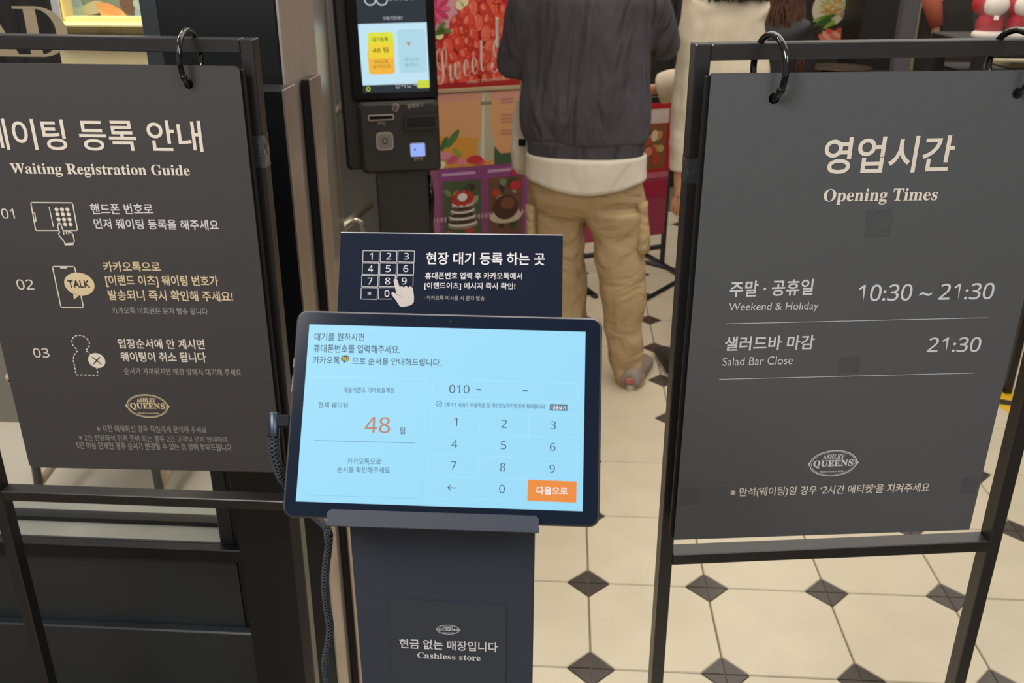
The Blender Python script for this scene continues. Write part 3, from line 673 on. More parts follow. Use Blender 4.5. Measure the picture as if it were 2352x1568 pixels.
cx_ = CB.uv(*z4(935, 465)); m_.add([CB.p(*cx_, .0009)]+[CB.p(*p, .0009) for p in hl], [(0, 1+i, 1+(i+1) % len(hl)) for i in range(len(hl))], mat('warm grey ink', '#b8aea8', .5)); m_.build('hand_print', None, cdn)

# charging cable with angled plug
cb = thing('charging_cable', TB.p(-.02, .05, -.004), 'black braided charging cable plugged into the left side of the tablet', 'cable')
c_ = -.004; A = [TB.uv(x, y, c_) for x, y in ((629, 947), (629, 1005))]
m_ = MB(); m_.tube([TB.p(*A[0], c_), TB.p(A[0][0], A[0][1]-.001, c_), TB.p(A[1][0], A[1][1]+.001, c_), TB.p(*A[1], c_)], [.0036, .0044, .0044, .0038], 16, M['plug']); m_.build('plug_sleeve', M['plug'], cb)
p0 = TB.uv(636, 952, c_); p1 = TB.uv(662, 982, c_); m_ = MB(); m_.box(TB, p0[0], .0, p1[1], p0[1], c_-.0035, c_+.0025, M['rub'], .0012); m_.build('plug_head', M['rub'], cb)
path = []
for (x, y, c) in ((629, 1005, -.004), (629, 1030, -.005), (633, 1055, -.008), (641, 1080, -.014), (652, 1105, -.022), (672, 1135, -.032)): 
    a, b = TB.uv(x, y, c); path.append(TB.p(a, b, c))
for (x, y, yy) in ((715, 1180, .655), (752, 1215, .63), (755, 1250, .622), (749, 1300, .62), (747, 1350, .62), (752, 1400, .622), (758, 1440, .622), (754, 1480, .62), (747, 1520, .62), (752, 1568, .62), (758, 1620, .62)): path.append(atY(x, y, yy))
path += [V((path[-1].x, .62, z_)) for z_ in (.6, .3, .05)]+[V((path[-1].x+.02, .60, .006)), V((path[-1].x-.1, .45, .006))]
sp = []                         # catmull-rom
for i in range(len(path)-1):
    p = [path[max(i-1, 0)], path[i], path[i+1], path[min(i+2, len(path)-1)]]
    for k in range(6):
        t = k/6; sp.append(.5*((2*p[1])+(p[2]-p[0])*t+(2*p[0]-5*p[1]+4*p[2]-p[3])*t*t+(-p[0]+3*p[1]-3*p[2]+p[3])*t**3))
sp.append(path[-1])
m_ = MB(); m_.tube(sp, [.0026 if i > 24 else .0034 for i in range(len(sp))], 10, M['rub']); m_.build('core', M['rub'], cb)
m_ = MB()                       # braid strands wound round the core
for ph in range(4):
    for sg in (1, -1):
        pts = []; L = 0
        N = 200
        dense = []
        for i in range(104):
            if i+1 >= len(sp): break
            for k in range(6): dense.append(sp[i].lerp(sp[i+1], k/6))
        for i, p in enumerate(dense):
            if i: L += (p-dense[i-1]).length
            t = (dense[min(i+1, len(dense)-1)]-dense[max(0, i-1)]).normalized(); nx = t.cross(V((0, 1, .2))).normalized(); ny = t.cross(nx)
            an = sg*L/.0065*2*math.pi/2+ph*math.pi/2; rr = .0036 if i < 144 else .0028
            pts.append(p+nx*rr*math.cos(an)+ny*rr*math.sin(an))
        m_.tube(pts, .0007, 4, M['braid'])
tag(m_.build('braid', M['braid'], cb), kind='stuff')

# ------------------------------------------------------------------ self-order kiosk
KF = Fr((-.792, 3.45, 1.0852), 12, 0, 1.0)
kz = KF.O.z
def k_(px, py, c=0): return KF.uv(px, py, c)
kb = mat('kiosk black plastic', '#232120', .45); kb2 = mat('kiosk gloss black', '#0c0c0e', .15); kp = mat('kiosk graphite panel', '#2c2a2a', .5)
L0 = k_(815, 200)[0]; R0 = k_(1006, 200)[0]; top_ = k_(900, 0)[1]+.22; mid = k_(900, 230)[1]; bot = k_(920, 395)[1]
ks = thing('order_kiosk', KF.p((L0+R0)/2, -kz+.02, -.12), 'black self-order kiosk with lit screen and card reader panel', 'kiosk')
Lh = k_(780, 200)[0]; m_ = MB(); m_.box(KF, Lh, R0, bot+.01, top_, -.14, -.02, kb, .012); m_.box(KF, L0-.012, R0, mid, top_, -.06, 0, kb2, .006); m_.build('housing', kb, ks)
m_ = MB(); m_.box(KF, L0+.004, R0-.002, bot, mid-.004, -.16, .012, kp, .012); m_.build('payment_panel', kp, ks)
pl0 = k_(866, 450)[0]; pl1 = k_(985, 450)[0]
m_ = MB(); m_.box(KF, pl0-.0, pl1, -kz+.03, bot+.02, -.14, -.01, kp, .006); m_.build('post', kp, ks)
m_ = MB(); m_.box(KF, L0-.05, R0+.05, -kz+.004, -kz+.03, -.35, .18, kb, .006); m_.build('base_plate', kb, ks)
sw = k_(987, 202)[0]; s0 = k_(822, 55)[0]
m_ = MB(); m_.poly(KF, [(s0, k_(838, 214)[1]), (sw, k_(838, 214)[1]), (sw, top_-.05), (s0, top_-.05)], .0015, mat('kiosk screen dark band', '#232c36', emit=1)); ksc = m_.build('screen', None, ks)
m_ = MB(); b0_ = k_(835, 196)[1]; b1_ = k_(824, 55)[1]; m_.poly(KF, [(s0, b0_), (sw, b0_), (sw, b1_), (s0, b1_)], .0025, mat('kiosk screen pale', '#bfe3f2', emit=1)); m_.build('page', None, ksc)
def kr(px0, py0, px1, py1, c, m, r, nm):
    a0_, b0__ = k_(px0, py1); a1_, b1__ = k_(px1, py0); m_ = MB(); m_.poly(KF, rrect(min(a0_, a1_), b0__, max(a0_, a1_), b1__, r), c, m); return m_.build(nm, m, ksc)
kr(847, 73, 903, 122, .0035, mat('kiosk lime', '#dbe03a', emit=1), .012, 'button'); kr(848, 112, 904, 171, .0038, mat('kiosk amber', '#f0b53a', emit=1), .012, 'button'); kr(847, 98, 904, 134, .0040, mat('kiosk yellow', '#ecd238', emit=1), .001, 'button')
kr(918, 66, 976, 168, .0033, mat('kiosk pale card', '#aed6e6', emit=1), .014, 'button')
kr(959, 183, 986, 202, .0035, mat('kiosk lime2', '#c9d83c', emit=1), .004, 'button')
ki = mat('kiosk brown ink', '#7a5a20', emit=1); kg = mat('kiosk grey ink', '#6f93a5', emit=1)
def kt(s_, BL, BR, yt, m, bo=.02, c=.005): text(KF, ksc, s_, BL, BR, yt, m, bo, c, 2)
kt('대기등록', (855, 97), (892, 95), 86, ki); kt('48 팀', (856, 122), (893, 120), 110, ki); kt('카카오톡', (858, 148), (892, 146), 139, ki, 0); kt('순서안내', (857, 158), (896, 156), 149, ki, 0)
kt('대기순서', (930, 142), (960, 141), 132, kg, 0); kt('확인하기', (930, 155), (960, 153), 145, kg, 0); kt('▼', (934, 107), (945, 106), 97, mat('kiosk tan', '#a59a68', emit=1), 0)
kw = mat('kiosk white', '#d8e2e8', emit=.8)
kt('♡대기안내♡', (880, 47), (925, 45), 38, kw, 0); kt('한국어 안내', (892, 2), (948, 0), -6, kw, 0); kt('언어선택', (908, 203), (958, 199), 188, kw, 0)
m_ = MB()
for px in (850, 877): a, b = k_(px, 0); m_.annulus(KF, a, b, .021, .019, .004, .004, kw, 20)
a, b = k_(846, 204); m_.annulus(KF, a, b, .008, .008, .003, .004, mat('kiosk lime2', '#c9d83c'), 16); m_.build('icon_print', kw, ksc)
# payment panel fittings
kwh = mat('kiosk off white plastic', '#b9ada2', .5)
def slot(px0, py0, px1, py1, m1, m2, r, nm, th=.006, inner=.0035):
    a0_, b0__ = k_(px0, py1, .012); a1_, b1__ = k_(px1, py0, .012); m_ = MB(); m_.poly(KF, rrect(a0_, b0__, a1_, b1__, r), .012+th, m1, th)
    m_.poly(KF, rrect(a0_+inner, b0__+inner, a1_-inner, b1__-inner, max(.001, r-inner)), .0125+th, m2); return m_.build(nm, m1, ks)
slot(846, 262, 904, 277, kwh, kb2, .006, 'card_slot'); slot(866, 303, 902, 345, kwh, mat('scanner grey', '#7e7a74', .4), .016, 'scanner')
m_ = MB(); a, b = k_(884, 323, .012); m_.annulus(KF, a, b, .010, .012, .003, .0195, kb2, 20); m_.disc(KF, a, b, .003, .003, .0195, kwh, 12); m_.build('scanner_lens', kb2, ks)
slot(943, 327, 976, 360, kwh, mat('kiosk lit reader blue', '#8fa8f0', emit=1.1), .006, 'lit_reader', .004, .0015)
m_ = MB(); a, b = k_(953, 343, .012); m_.disc(KF, a, b, .0035, .0045, .0175, mat('reader mark', '#2a3a80', emit=.5), 12); m_.build('reader_mark', None, ks)
slot(930, 262, 1002, 296, mat('card terminal', '#3a3533', .3), mat('card terminal dark', '#1a1818', .25), .006, 'card_terminal', .02, .006)
m_ = MB()
for k in range(3): a, b = k_(914-3*k, 242+2*k, .012); m_.annulus(KF, a, b, .004+.004*k, .006+.005*k, .0018, .0135, kwh, 14)
m_.build('contactless_print', kwh, ks)
for s_, BL, BR, yt in (('카드', (868, 288), (886, 287), 279), ('결제하기', (936, 250), (972, 246), 239), ('영수증', (951, 370), (972, 367), 360)):
    m_ = MB(); A, B = k_(*BL, .0135), k_(*BR, .0135); put(m_, KF, s_, A, B, k_(BL[0], yt, .0135)[1]-A[1], .0135, kwh, 0, 2); m_.build('lettering', kwh, ks)
cabm = MB(); 
a, b = k_(988, 410); cabm.tube([KF.p(a, b, -.06), KF.p(a+.004, b-.10, -.05), KF.p(a-.004, b-.2, -.05), KF.p(a+.002, b-.6, -.05)], .012, 8, kb2); cabm.build('rear_cable', kb2, ks)

# ------------------------------------------------------------------ poster stands behind the man
PO = V((.572, 4.707, 0)); PS = Fr(PO, 25); blk = M['frame']
def p_(px, py): return PS.uv(px, py)
def cmat(h, r=.45): return mat('print '+h, h, r)
def foodpic(mb, fr, x0, y0, x1, y1, base, cols, n, c, seed, rmin=.012, rmax=.03):
    rn = random.Random(seed); mb.poly(fr, [(x0, y0), (x1, y0), (x1, y1), (x0, y1)], c, cmat(base))
    for k in range(n):
        ra = rn.uniform(rmin, rmax); rb = ra*rn.uniform(.5, 1); a = rn.uniform(x0+ra, x1-ra); b = rn.uniform(y0+ra, y1-ra)
        mb.disc(fr, a, b, ra, rb, c+.0003+.00004*k, cmat(rn.choice(cols)), 12, rn.uniform(0, 3))
xl, xm = p_(985, 300)[0], -.66
pst = thing('poster_stand', PS.p((xl+xm)/2, 0, 0), 'tall poster stand with strawberry and pink drinks posters behind the kiosk', 'poster stand')
bz = p_(1100, 205)[1]; zb = .12; ztp = 1.52
for a in (xl-.01, xm): m_ = MB(); m_.box(PS, a-.012, a+.012, .02, ztp+.02, -.03, -.006, blk, .002); m_.build('post', blk, pst)
for a in (xl-.01, xm): m_ = MB(); m_.box(PS, a-.012, a+.012, 0.001, .022, -.25, .22, blk, .002); m_.build('foot', blk, pst)
gb = mat('pale gold rail', '#b5a27e', .4); m_ = MB(); m_.box(PS, xl-.01, xm, bz-.008, bz+.010, -.006, .008, gb, .002); m_.build('rail', gb, pst)
# upper poster
m_ = MB(); m_.box(PS, xl, xm, bz+.012, ztp, -.005, 0, cmat('#c4232a')); up = m_.build('strawberry_poster', None, pst)
m_ = MB(); rn = random.Random(3)
m_.poly(PS, [(xl, p_(1010, 92)[1]), p_(1040, 60), p_(1075, 0), (xl+.2, ztp), (xl, ztp)], .0006, cmat('#d99aa4'))
reds = ['#d83e2c', '#e2503c', '#cc3426', '#e4604c', '#d84634', '#c02e22']
cells_ = []
b = bz+.04
row = 0
while b < ztp-.02:
    a = xl+.02+(row % 2)*.025
    while a < xm-.02:
        cells_.append((a+rn.uniform(-.01, .01), b+rn.uniform(-.01, .01))); a += .050
    b += .050; row += 1
pink_edge = p_(1062, 40)
for k, (a, b) in enumerate(reversed(cells_)):
    if a < pink_edge[0]+(b-pink_edge[1])*.5-.03 and b > p_(1010, 110)[1]: continue
    ro = rn.uniform(-.5, .5); c0 = .001+.00003*k; r_ = rn.uniform(.034, .040)
    m_.disc(PS, a, b, r_*.80, r_*1.10, c0, cmat('#a01c18'), 16, ro); m_.disc(PS, a, b+.002, r_*.70, r_*1.02, c0+.00001, cmat(reds[k % 6]), 16, ro)
    m_.disc(PS, a-.010, b+.014, r_*.26, r_*.40, c0+.00002, cmat('#ec7460'), 10, ro)
    for q_ in range(7): m_.disc(PS, a+rn.uniform(-.02, .02), b+rn.uniform(-.03, .03), .0018, .0028, c0+.000025, cmat('#f0b060'), 6)
for k in range(12):
    t = k*.52; a, b = p_(1003, 20); m_.disc(PS, a+.035*math.cos(t)-.01, b+.035*math.sin(t), .04, .012, .0045+.00002*k, cmat('#c83460' if k % 2 else '#e05880'), 12, t)
for (px, py, ro) in ((1012, 62, .8), (1022, 70, -.3), (1008, 75, .2)): a, b = p_(px, py); m_.disc(PS, a, b, .03, .011, .005, cmat('#5d7a35'), 12, ro)
for (px, py) in ((1055, 12), (1065, 4), (1008, 80)): a, b = p_(px, py); m_.disc(PS, a, b, .02, .02, .005, cmat('#e8e0a8'), 12)
m_.poly(PS, [(xl, bz+.012), (xm, bz+.012), (xm, bz+.035), (xl, bz+.035)], .0055, cmat('#a81d22')); m_.build('print', None, up)
scr = ''.join(chr({'S': 0x1D4E2, 'w': 0x1D500, 'e': 0x1D4EE, 't': 0x1D4FD}[c]) for c in 'Sweet')
wp = cmat('#e8c4b4'); A = p_(1004, 196); B = p_(1122, 160)
m_ = MB(); put(m_, PS, scr, A, B, .15, .0062, wp, -.006); put(m_, PS, chr(0x1D4E2), p_(1128, 168), p_(1168, 160), .15, .0062, wp, -.006); put(m_, PS, 'SWEET STRAWBERRY', p_(1072, 192), p_(1165, 182), .014, .0062, wp, 0); m_.build('lettering', wp, up)
# lower poster: peach bottle drinks, purple menu
m_ = MB(); m_.box(PS, xl, xm, zb, bz-.012, -.005, 0, cmat('#96557a')); lp = m_.build('drinks_poster', None, pst)
pt = p_(1100, 380)[1]
m_ = MB(); m_.poly(PS, [(xl, pt), (xm, pt), (xm, bz-.012), (xl, bz-.012)], .0006, cmat('#d8a070'))
m_.poly(PS, [(xl, pt+.30), (xm, pt+.30), (xm, bz-.012), (xl, bz-.012)], .0008, cmat('#d59a86')); m_.poly(PS, [(xl, pt), (xl+.3, pt), (xl+.3, pt+.12), (xl, pt+.16)], .0008, cmat('#d8983e'))
bx = p_(1117, 300)[0]; bt = cmat('#b3b094')
m_.poly(PS, [(bx-.05, pt+.02), (bx+.05, pt+.02), (bx+.045, pt+.10), (bx+.024, pt+.16), (bx+.020, bz-.012), (bx-.020, bz-.012), (bx-.024, pt+.16), (bx-.045, pt+.10)], .0012, bt)
m_.poly(PS, [(bx-.03, pt+.03), (bx-.012, pt+.03), (bx-.01, bz-.02), (bx-.018, bz-.02)], .0014, cmat('#d3d0ba')); m_.poly(PS, [(bx-.028, pt+.28), (bx+.028, pt+.28), (bx+.026, pt+.295), (bx-.026, pt+.295)], .0016, cmat('#7e8468'))
m_.poly(PS, [p_(1135, 335), p_(1150, 352), p_(1172, 350), p_(1195, 330), p_(1195, 372), p_(1135, 378)], .0014, cmat('#3f5a3c'))
for (px, py, ra, rb, ro, h) in ((1020, 330, .035, .014, 1.1, '#3f6b3a'), (1040, 318, .05, .016, .9, '#4c7a40'), (1050, 350, .03, .012, 2.4, '#8aa044'), (1020, 358, .03, .02, 0, '#d98aa0'), (1040, 366, .03, .018, .4, '#c85878'), (1012, 378, .025, .018, 0, '#e8e0b8'), (1060, 372, .022, .018, 0, '#e08090'), (1090, 366, .04, .02, 0, '#c93040'), (1100, 372, .03, .014, 0, '#e04a50'), (1180, 395, .02, .02, 0, '#b02c48')):
    a, b = p_(px, py); m_.disc(PS, a, b, ra, rb, .002+.0001*(px % 7), cmat(h), 14, ro)

for (py_, n_) in ((226, 2), (262, 3), (298, 2)):
    for q_ in range(n_): m_.poly(PS, [p_(1150, py_+8*q_+4), p_(1178, py_+8*q_+2), p_(1178, py_+8*q_-2), p_(1150, py_+8*q_)], .0016, cmat('#b87a8c' if py_ < 250 else '#c08468'))
m_.build('print', None, lp)
m_ = MB(); pk = cmat('#8a4a7e')
for (x0, x1, nm_) in ((1010, 1110, 0), (1116, 1206, 1)):
    tl, tr = p_(x0, 394), p_(x1, 376 if nm_ == 0 else 360); a0_, a1_ = tl[0], tr[0]; t_ = pt-.004; u_ = t_-.36
    m_.poly(PS, [(a0_-.006, u_-.02), (a1_+.006, u_-.02), (a1_+.006, t_), (a0_-.006, t_)], .0008, cmat('#8a4580'))
    m_.poly(PS, [(a0_+.01, t_-.034), (a1_-.04, t_-.034), (a1_-.04, t_-.02), (a0_+.01, t_-.02)], .0012, cmat('#c39abf'))
    foodpic(m_, PS, a0_+.012, u_+.01, a1_-.012, t_-.06, ['#4a5a3a', '#6e4a3a'][nm_], ['#3c4a30', '#758a5a', '#b04038', '#a5a08a', '#3c2c28'], 18, .0014, 5+nm_, .012, .03)
    xc_ = (a0_+a1_)/2; yc_ = (u_+t_-.05)/2
    if nm_ == 0:
        for k in range(4): m_.disc(PS, xc_, yc_-.07+.032*k, .078-.006*k, .024, .004+.0002*k, cmat('#8e8078'), 20); m_.disc(PS, xc_, yc_-.062+.032*k, .072-.006*k, .018, .0041+.0002*k, cmat('#e0d8cc'), 20); m_.disc(PS, xc_, yc_-.055+.032*k, .068-.006*k, .014, .0042+.0002*k, cmat('#4c342c'), 20)
        for k in range(9): t = k*.7; m_.disc(PS, xc_+.045*math.cos(t), yc_+.06+.028*math.sin(t), .013, .014, .0052, cmat('#c8342c'), 12)
        m_.disc(PS, xc_, yc_+.065, .024, .020, .0054, cmat('#eee6e0'), 16)
    else:
        m_.disc(PS, xc_, yc_-.05, .085, .035, .004, cmat('#cbbfa6'), 20); m_.disc(PS, xc_, yc_-.005, .066, .062, .0043, cmat('#4a2a20'), 20); m_.disc(PS, xc_+.01, yc_+.015, .038, .03, .0045, cmat('#7a4a38'), 16)
        m_.disc(PS, xc_+.05, yc_+.10, .03, .022, .0046, cmat('#c22c3c'), 14); m_.disc(PS, xc_-.05, yc_+.07, .022, .02, .0046, cmat('#b8402c'), 14)
m_.poly(PS, [(xl, zb), (xm, zb), (xm, p_(1100, 500)[1]), (xl, p_(1100, 500)[1])], .0007, cmat('#a8668a'))
for k in range(34): m_.disc(PS, xl+.01+.019*k, p_(1100, 496)[1], .006, .014, .0016, cmat('#c79ab2'), 8)
m_.build('menu_print', None, lp)
# right poster stand (red)
xa, xb_ = -.56, -.03
pr = thing('poster_stand', PS.p((xa+xb_)/2, 0, 0), 'lower red poster stand with open black feet seen right of the man', 'poster stand')
zt2 = p_(1520, 236)[1]
for a in (xa-.012, xb_+.012): m_ = MB(); m_.box(PS, a-.011, a+.011, .02, zt2+.03, -.028, -.006, blk, .002); m_.build('post', blk, pr)
m_ = MB(); m_.box(PS, xa-.012, xb_+.012, zt2, zt2+.03, -.028, -.006, blk, .002); m_.build('crossbar', blk, pr)
m_ = MB(); m_.box(PS, xa-.012, xb_+.012, .10, .122, -.028, -.006, blk, .002); m_.build('crossbar', blk, pr)
for a in (xa-.012, xb_+.012): m_ = MB(); m_.box(PS, a-.011, a+.011, .001, .021, -.34, .30, blk, .002); m_.build('foot', blk, pr)
f0, f1 = atZ(1476, 690, .01), atZ(1560, 643, .01); m_ = MB(); m_.tube([f0, f1], .012, 4, blk, smooth=False); m_.build('foot_bar', blk, pr)
f0, f1 = atZ(1470, 598, .01), atZ(1560, 622, .01); m_ = MB(); m_.tube([f0, f1], .011, 4, blk, smooth=False); m_.build('foot_bar', blk, pr)
zb2 = p_(1500, 540)[1]
m_ = MB(); m_.box(PS, xa, xb_, zb2, zt2, -.005, 0, cmat('#a83c58')); rp = m_.build('red_poster', None, pr)
m_ = MB(); zc = p_(1505, 395)[1]; m_.poly(PS, [(xa, zc), (xb_, zc), (xb_, zt2), (xa, zt2)], .0006, cmat('#b8222e'))
foodpic(m_, PS, xa+.02, zc+.02, xb_-.03, zc+.24, '#8a5a3a', ['#c8b060', '#b84a30', '#e0d4b0', '#5a7a38', '#d88a60', '#8a3a2a'], 60, .0012, 11, .014, .034)
m_.poly(PS, [(xa+.25, zt2-.10), (xb_-.02, zt2-.10), (xb_-.02, zt2-.03), (xa+.25, zt2-.03)], .0012, cmat('#d8c8c4'))
m_.poly(PS, [(xa, zc-.03), (xb_, zc-.03), (xb_, zc), (xa, zc)], .0012, cmat('#c86a7c')); m_.poly(PS, [(xa, zc-.13), (xb_, zc-.13), (xb_, zc-.05), (xa, zc-.05)], .0010, cmat('#b02044')); m_.build('print', None, rp)
# white information board further back
wb = Fr((0, 5.4, 0), 10); a0_ = wb.uv(1562, 60)[0]; a1_ = wb.uv(1640, 60)[0]; b0_ = wb.uv(1570, 150)[1]
ib = thing('info_board', wb.p((a0_+a1_)/2, 0, 0), 'cream notice board on a black frame behind the man in the dark sweatshirt', 'notice board')
m_ = MB(); m_.box(wb, a0_, a1_+.2, b0_-.2, 1.9, -.01, 0, cmat('#b9ab8c')); ibp = m_.build('panel', None, ib)
m_ = MB(); m_.box(wb, a0_-.03, a0_, .001, 1.92, -.03, .01, blk, .002); m_.build('post', blk, ib); m_ = MB(); m_.box(wb, a1_+.2, a1_+.23, .001, 1.92, -.03, .01, blk, .002); m_.build('post', blk, ib)
m_ = MB()
for k, (y_, t_) in enumerate(((14, '대표 메뉴 안내'), (30, '샐러드바'), (46, '이용 시간'))): pass
for y_ in (10, 32): m_.poly(wb, [wb.uv(1571, y_+4), wb.uv(1597, y_+3), wb.uv(1597, y_-1), wb.uv(1571, y_)], .001, cmat('#958a70'))
a, b = wb.uv(1567, 86); m_.disc(wb, a, b, .02, .012, .001, cmat('#c04a30'), 12, .4); m_.build('print', None, ib)

# handrail and low dark showcase at left of the kiosk
hr = mat('satin steel rail', '#bdb6a2', .25, metal=.9)
m_ = MB(); sc0, sc1 = atY(700, 200, 4.75), atY(1010, 200, 4.75)
m_.box(WF, sc0.x-.6, sc1.x+.1, 0.002, 1.75, -4.9, -4.75, mat('dark glossy showcase', '#4c4a46', .18, ior=1.6), .004); scase = m_.build('showcase', None)
tag(scase, 'dark glossy showcase behind the kiosk and the steel handrail', 'showcase')
hd = thing('handrail', atY(770, 535, 4.2), 'pale steel handrail rising behind the left edge of the kiosk', 'handrail')
for (p, q, r_, yy0, yy1) in (((735, 287), (800, 232), .022, 4.3, 4.6), ((752, 552), (848, 470), .024, 4.0, 4.4)):
    m_ = MB(); m_.tube([atY(*p, yy0), atY(*q, yy1)], r_, 10, hr); m_.build('rail', hr, hd)
m_ = MB(); m_.tube([atY(806, 508, 4.2), atY(818, 504, 4.2), atY(830, 510, 4.2), atY(834, 524, 4.2), atY(834, 560, 4.2)], .011, 10, hr); m_.build('curved_end', hr, hd)
m_ = MB()
for (px, py) in ((760, 545), (745, 280)):
    p = atY(px, py, 4.2); m_.tube([p, V((p.x, p.y, .002))], .014, 8, hr)
m_.build('upright', hr, hd)

# ------------------------------------------------------------------ people
SKIN = mat('skin', '#c08a68', .5, var=.06, vscale=20)
def cloth_displace(o, amp, sc, seed=0):
    t = bpy.data.textures.new('cloth folds', 'CLOUDS'); t.noise_scale = sc; t.noise_depth = 1
    m = o.modifiers.new('folds', 'DISPLACE'); m.texture = t; m.strength = amp; m.mid_level = .5; m.texture_coords = 'LOCAL'
def remesh(o, vox=.01, sm=6):
    m = o.modifiers.new('remesh', 'REMESH'); m.mode = 'VOXEL'; m.voxel_size = vox; m.use_smooth_shade = True
    s_ = o.modifiers.new('smooth', 'SMOOTH'); s_.iterations = sm; s_.factor = .6
def loft_rows(mb, rows, y, m=None, seg=32, ratio=.62, folds=0, fz=3, seed=0, close=True):
    """rows: (x0, x1, z[, yoff[, ratio]]) horizontal oval rings"""
    rs = []
    # resample
    out = []
    for i in range(len(rows)-1):
        A, B = rows[i], rows[i+1]; A = list(A)+[0, ratio][len(A)-3:]; B = list(B)+[0, ratio][len(B)-3:]
        n_ = max(1, int(abs(A[2]-B[2])/.018))
        for k in range(n_): t = k/n_; out.append([A[j]*(1-t)+B[j]*t for j in range(5)])
    B = rows[-1]; out.append(list(B)+[0, ratio][len(B)-3:])
    for x0, x1, z_, yo, ra in out:
        cx_ = (x0+x1)/2; rx = (x1-x0)/2; r = []
        for k in range(seg):
            t = 2*math.pi*k/seg; cx2, sx2 = math.cos(t), math.sin(t)
            px_ = cx_+rx*(abs(cx2)**.85)*(1 if cx2 > 0 else -1); py_ = y+yo+rx*ra*sx2
            d = folds*noise.noise(V((px_*7+seed, py_*7, z_*fz))) if folds else 0
            r.append(V((px_+d*cx2, py_+d*sx2, z_)))
        rs.append(r)
    mb.loftr(rs, m, True); return mb
def skinbody(name, nodes, edges, parent, m, root=0, sub=1):
    me = bpy.data.meshes.new(name); me.from_pydata([n[0] for n in nodes], edges, []); me.materials.append(m)
    o = bpy.data.objects.new(name, me); C.objects.link(o); LOC[o.name] = V((0, 0, 0)); par(o, parent)
    sk_ = o.modifiers.new('skin', 'SKIN'); sk_.use_smooth_shade = True
    if not me.skin_vertices:
        bpy.context.view_layer.objects.active = o
    sv = me.skin_vertices[0].data
    for i, n in enumerate(nodes): sv[i].radius = n[1] if isinstance(n[1], tuple) else (n[1], n[1]); sv[i].use_root = (i == root)
    ss = o.modifiers.new('subdiv', 'SUBSURF'); ss.levels = sub; ss.render_levels = sub
    return o
def figure(parent, cx_, y, hgt, sh, arms, feet, m=SKIN, facing=1, hips=None, lean=0):
    """continuous body: pelvis-up spine with arms/legs. arms: list of [shoulder, elbow, wrist, handdir]; feet: list of foot positions. facing=+1 looks to +Y"""
    N = []; E = []
    def nd(p, r, par_=None):
        N.append((V(p), r)); 
        if par_ is not None: E.append((par_, len(N)-1))
        return len(N)-1
    h = hgt; hp_ = hips or V((cx_, y, h*.52))
    pel = nd(hp_, h*.055); wa = nd(hp_+V((0, 0, h*.09)), (h*.052, h*.045), pel); che = nd(V((cx_, y, h*.72)), (h*.060, h*.042), wa)
    nb = nd(V((cx_, y+lean*.5, h*.825)), (h*.042, h*.034), che); nk = nd(V((cx_, y+lean+.01*facing, h*.865)), h*.030, nb)
    for (s_, e_, w_, hd_) in arms:
        s_, e_, w_, hd_ = V(s_), V(e_), V(w_), V(hd_).normalized()
        i0 = nd(s_, h*.034, nb); i1 = nd(s_.lerp(e_, .5), h*.028, i0); i2 = nd(e_, h*.024, i1); i3 = nd(w_, h*.015, i2)
        palm = nd(w_+hd_*.045, (.020, .015), i3); side = hd_.cross(V((0, 1, 0)))
        if side.length < .2: side = hd_.cross(V((1, 0, 0)))
        side.normalize(); pn_ = side.cross(hd_)
        for q_, L_ in ((-1.5, .058), (-.5, .070), (.5, .074), (1.5, .066)):
            k0 = nd(w_+hd_*.080+side*.0115*q_, (.0095, .0085), palm); k1 = nd(w_+hd_*(.080+L_*.5)+side*.0125*q_+pn_*.006, .0080, k0); nd(w_+hd_*(.080+L_)+side*.0125*q_+pn_*.022, .0068, k1)
        t0 = nd(w_+hd_*.035+side*.024+pn_*.008, .0105, palm); nd(w_+hd_*.075+side*.044+pn_*.016, .0085, t0)
    for (fx_, fy_, kx, ky) in feet:
        f_ = V((fx_, fy_, h*.045)); kn = V((kx, ky, h*.285)); hj = V((hp_.x+(.055*h if fx_ > hp_.x else -.055*h), hp_.y, h*.49))
        a0 = nd(hj, h*.05, pel); a1 = nd(kn, h*.033, a0); a2 = nd(f_, h*.022, a1); nd(f_+V((0, .12*facing, -h*.022)), (.034, .02), a2)
    body = skinbody('body', N, E, parent, m, pel, 1)
    # head: shaped ovoid with face, ears; joined by the neck
    hc = V((cx_, y+lean+.035*facing, h*.935)); mb = MB(); vs = []; fs = []; sg_, rg = 28, 20
    for i in range(rg+1):
        t = math.pi*i/rg
        for j in range(sg_):
            p = 2*math.pi*j/sg_; x, yy, zz_ = .074*math.sin(t)*math.cos(p), .094*math.sin(t)*math.sin(p), .115*math.cos(t)
            if zz_ < -.02: x *= 1+.6*(zz_+.02)*3.2; yy *= 1+(zz_+.02)*1.2
            fw = yy > 0
            if fw:
                yy += .018*math.exp(-((x/.012)**2+((zz_+.018)/.018)**2)) - .006*math.exp(-(((abs(x)-.030)/.014)**2+((zz_-.008)/.012)**2)) + .005*math.exp(-((x/.022)**2+((zz_+.055)/.008)**2))
            vs.append(hc+V((x, yy*facing, zz_)))
    for i in range(rg):
        for j in range(sg_): fs.append((i*sg_+j, (i+1)*sg_+j, (i+1)*sg_+(j+1) % sg_, i*sg_+(j+1) % sg_))
    mb.add(vs, fs, m, True)
    for sx in (-1, 1): mb.ell(hc+V((sx*.076, -.008*facing, -.005)), .010, .018, .030, m, 10, 8)
    mb.tube([hc+V((0, -.03*facing, -.15)), hc+V((0, -.015*facing, -.06))], .052, 14, m); head = mb.build('head', m, parent)
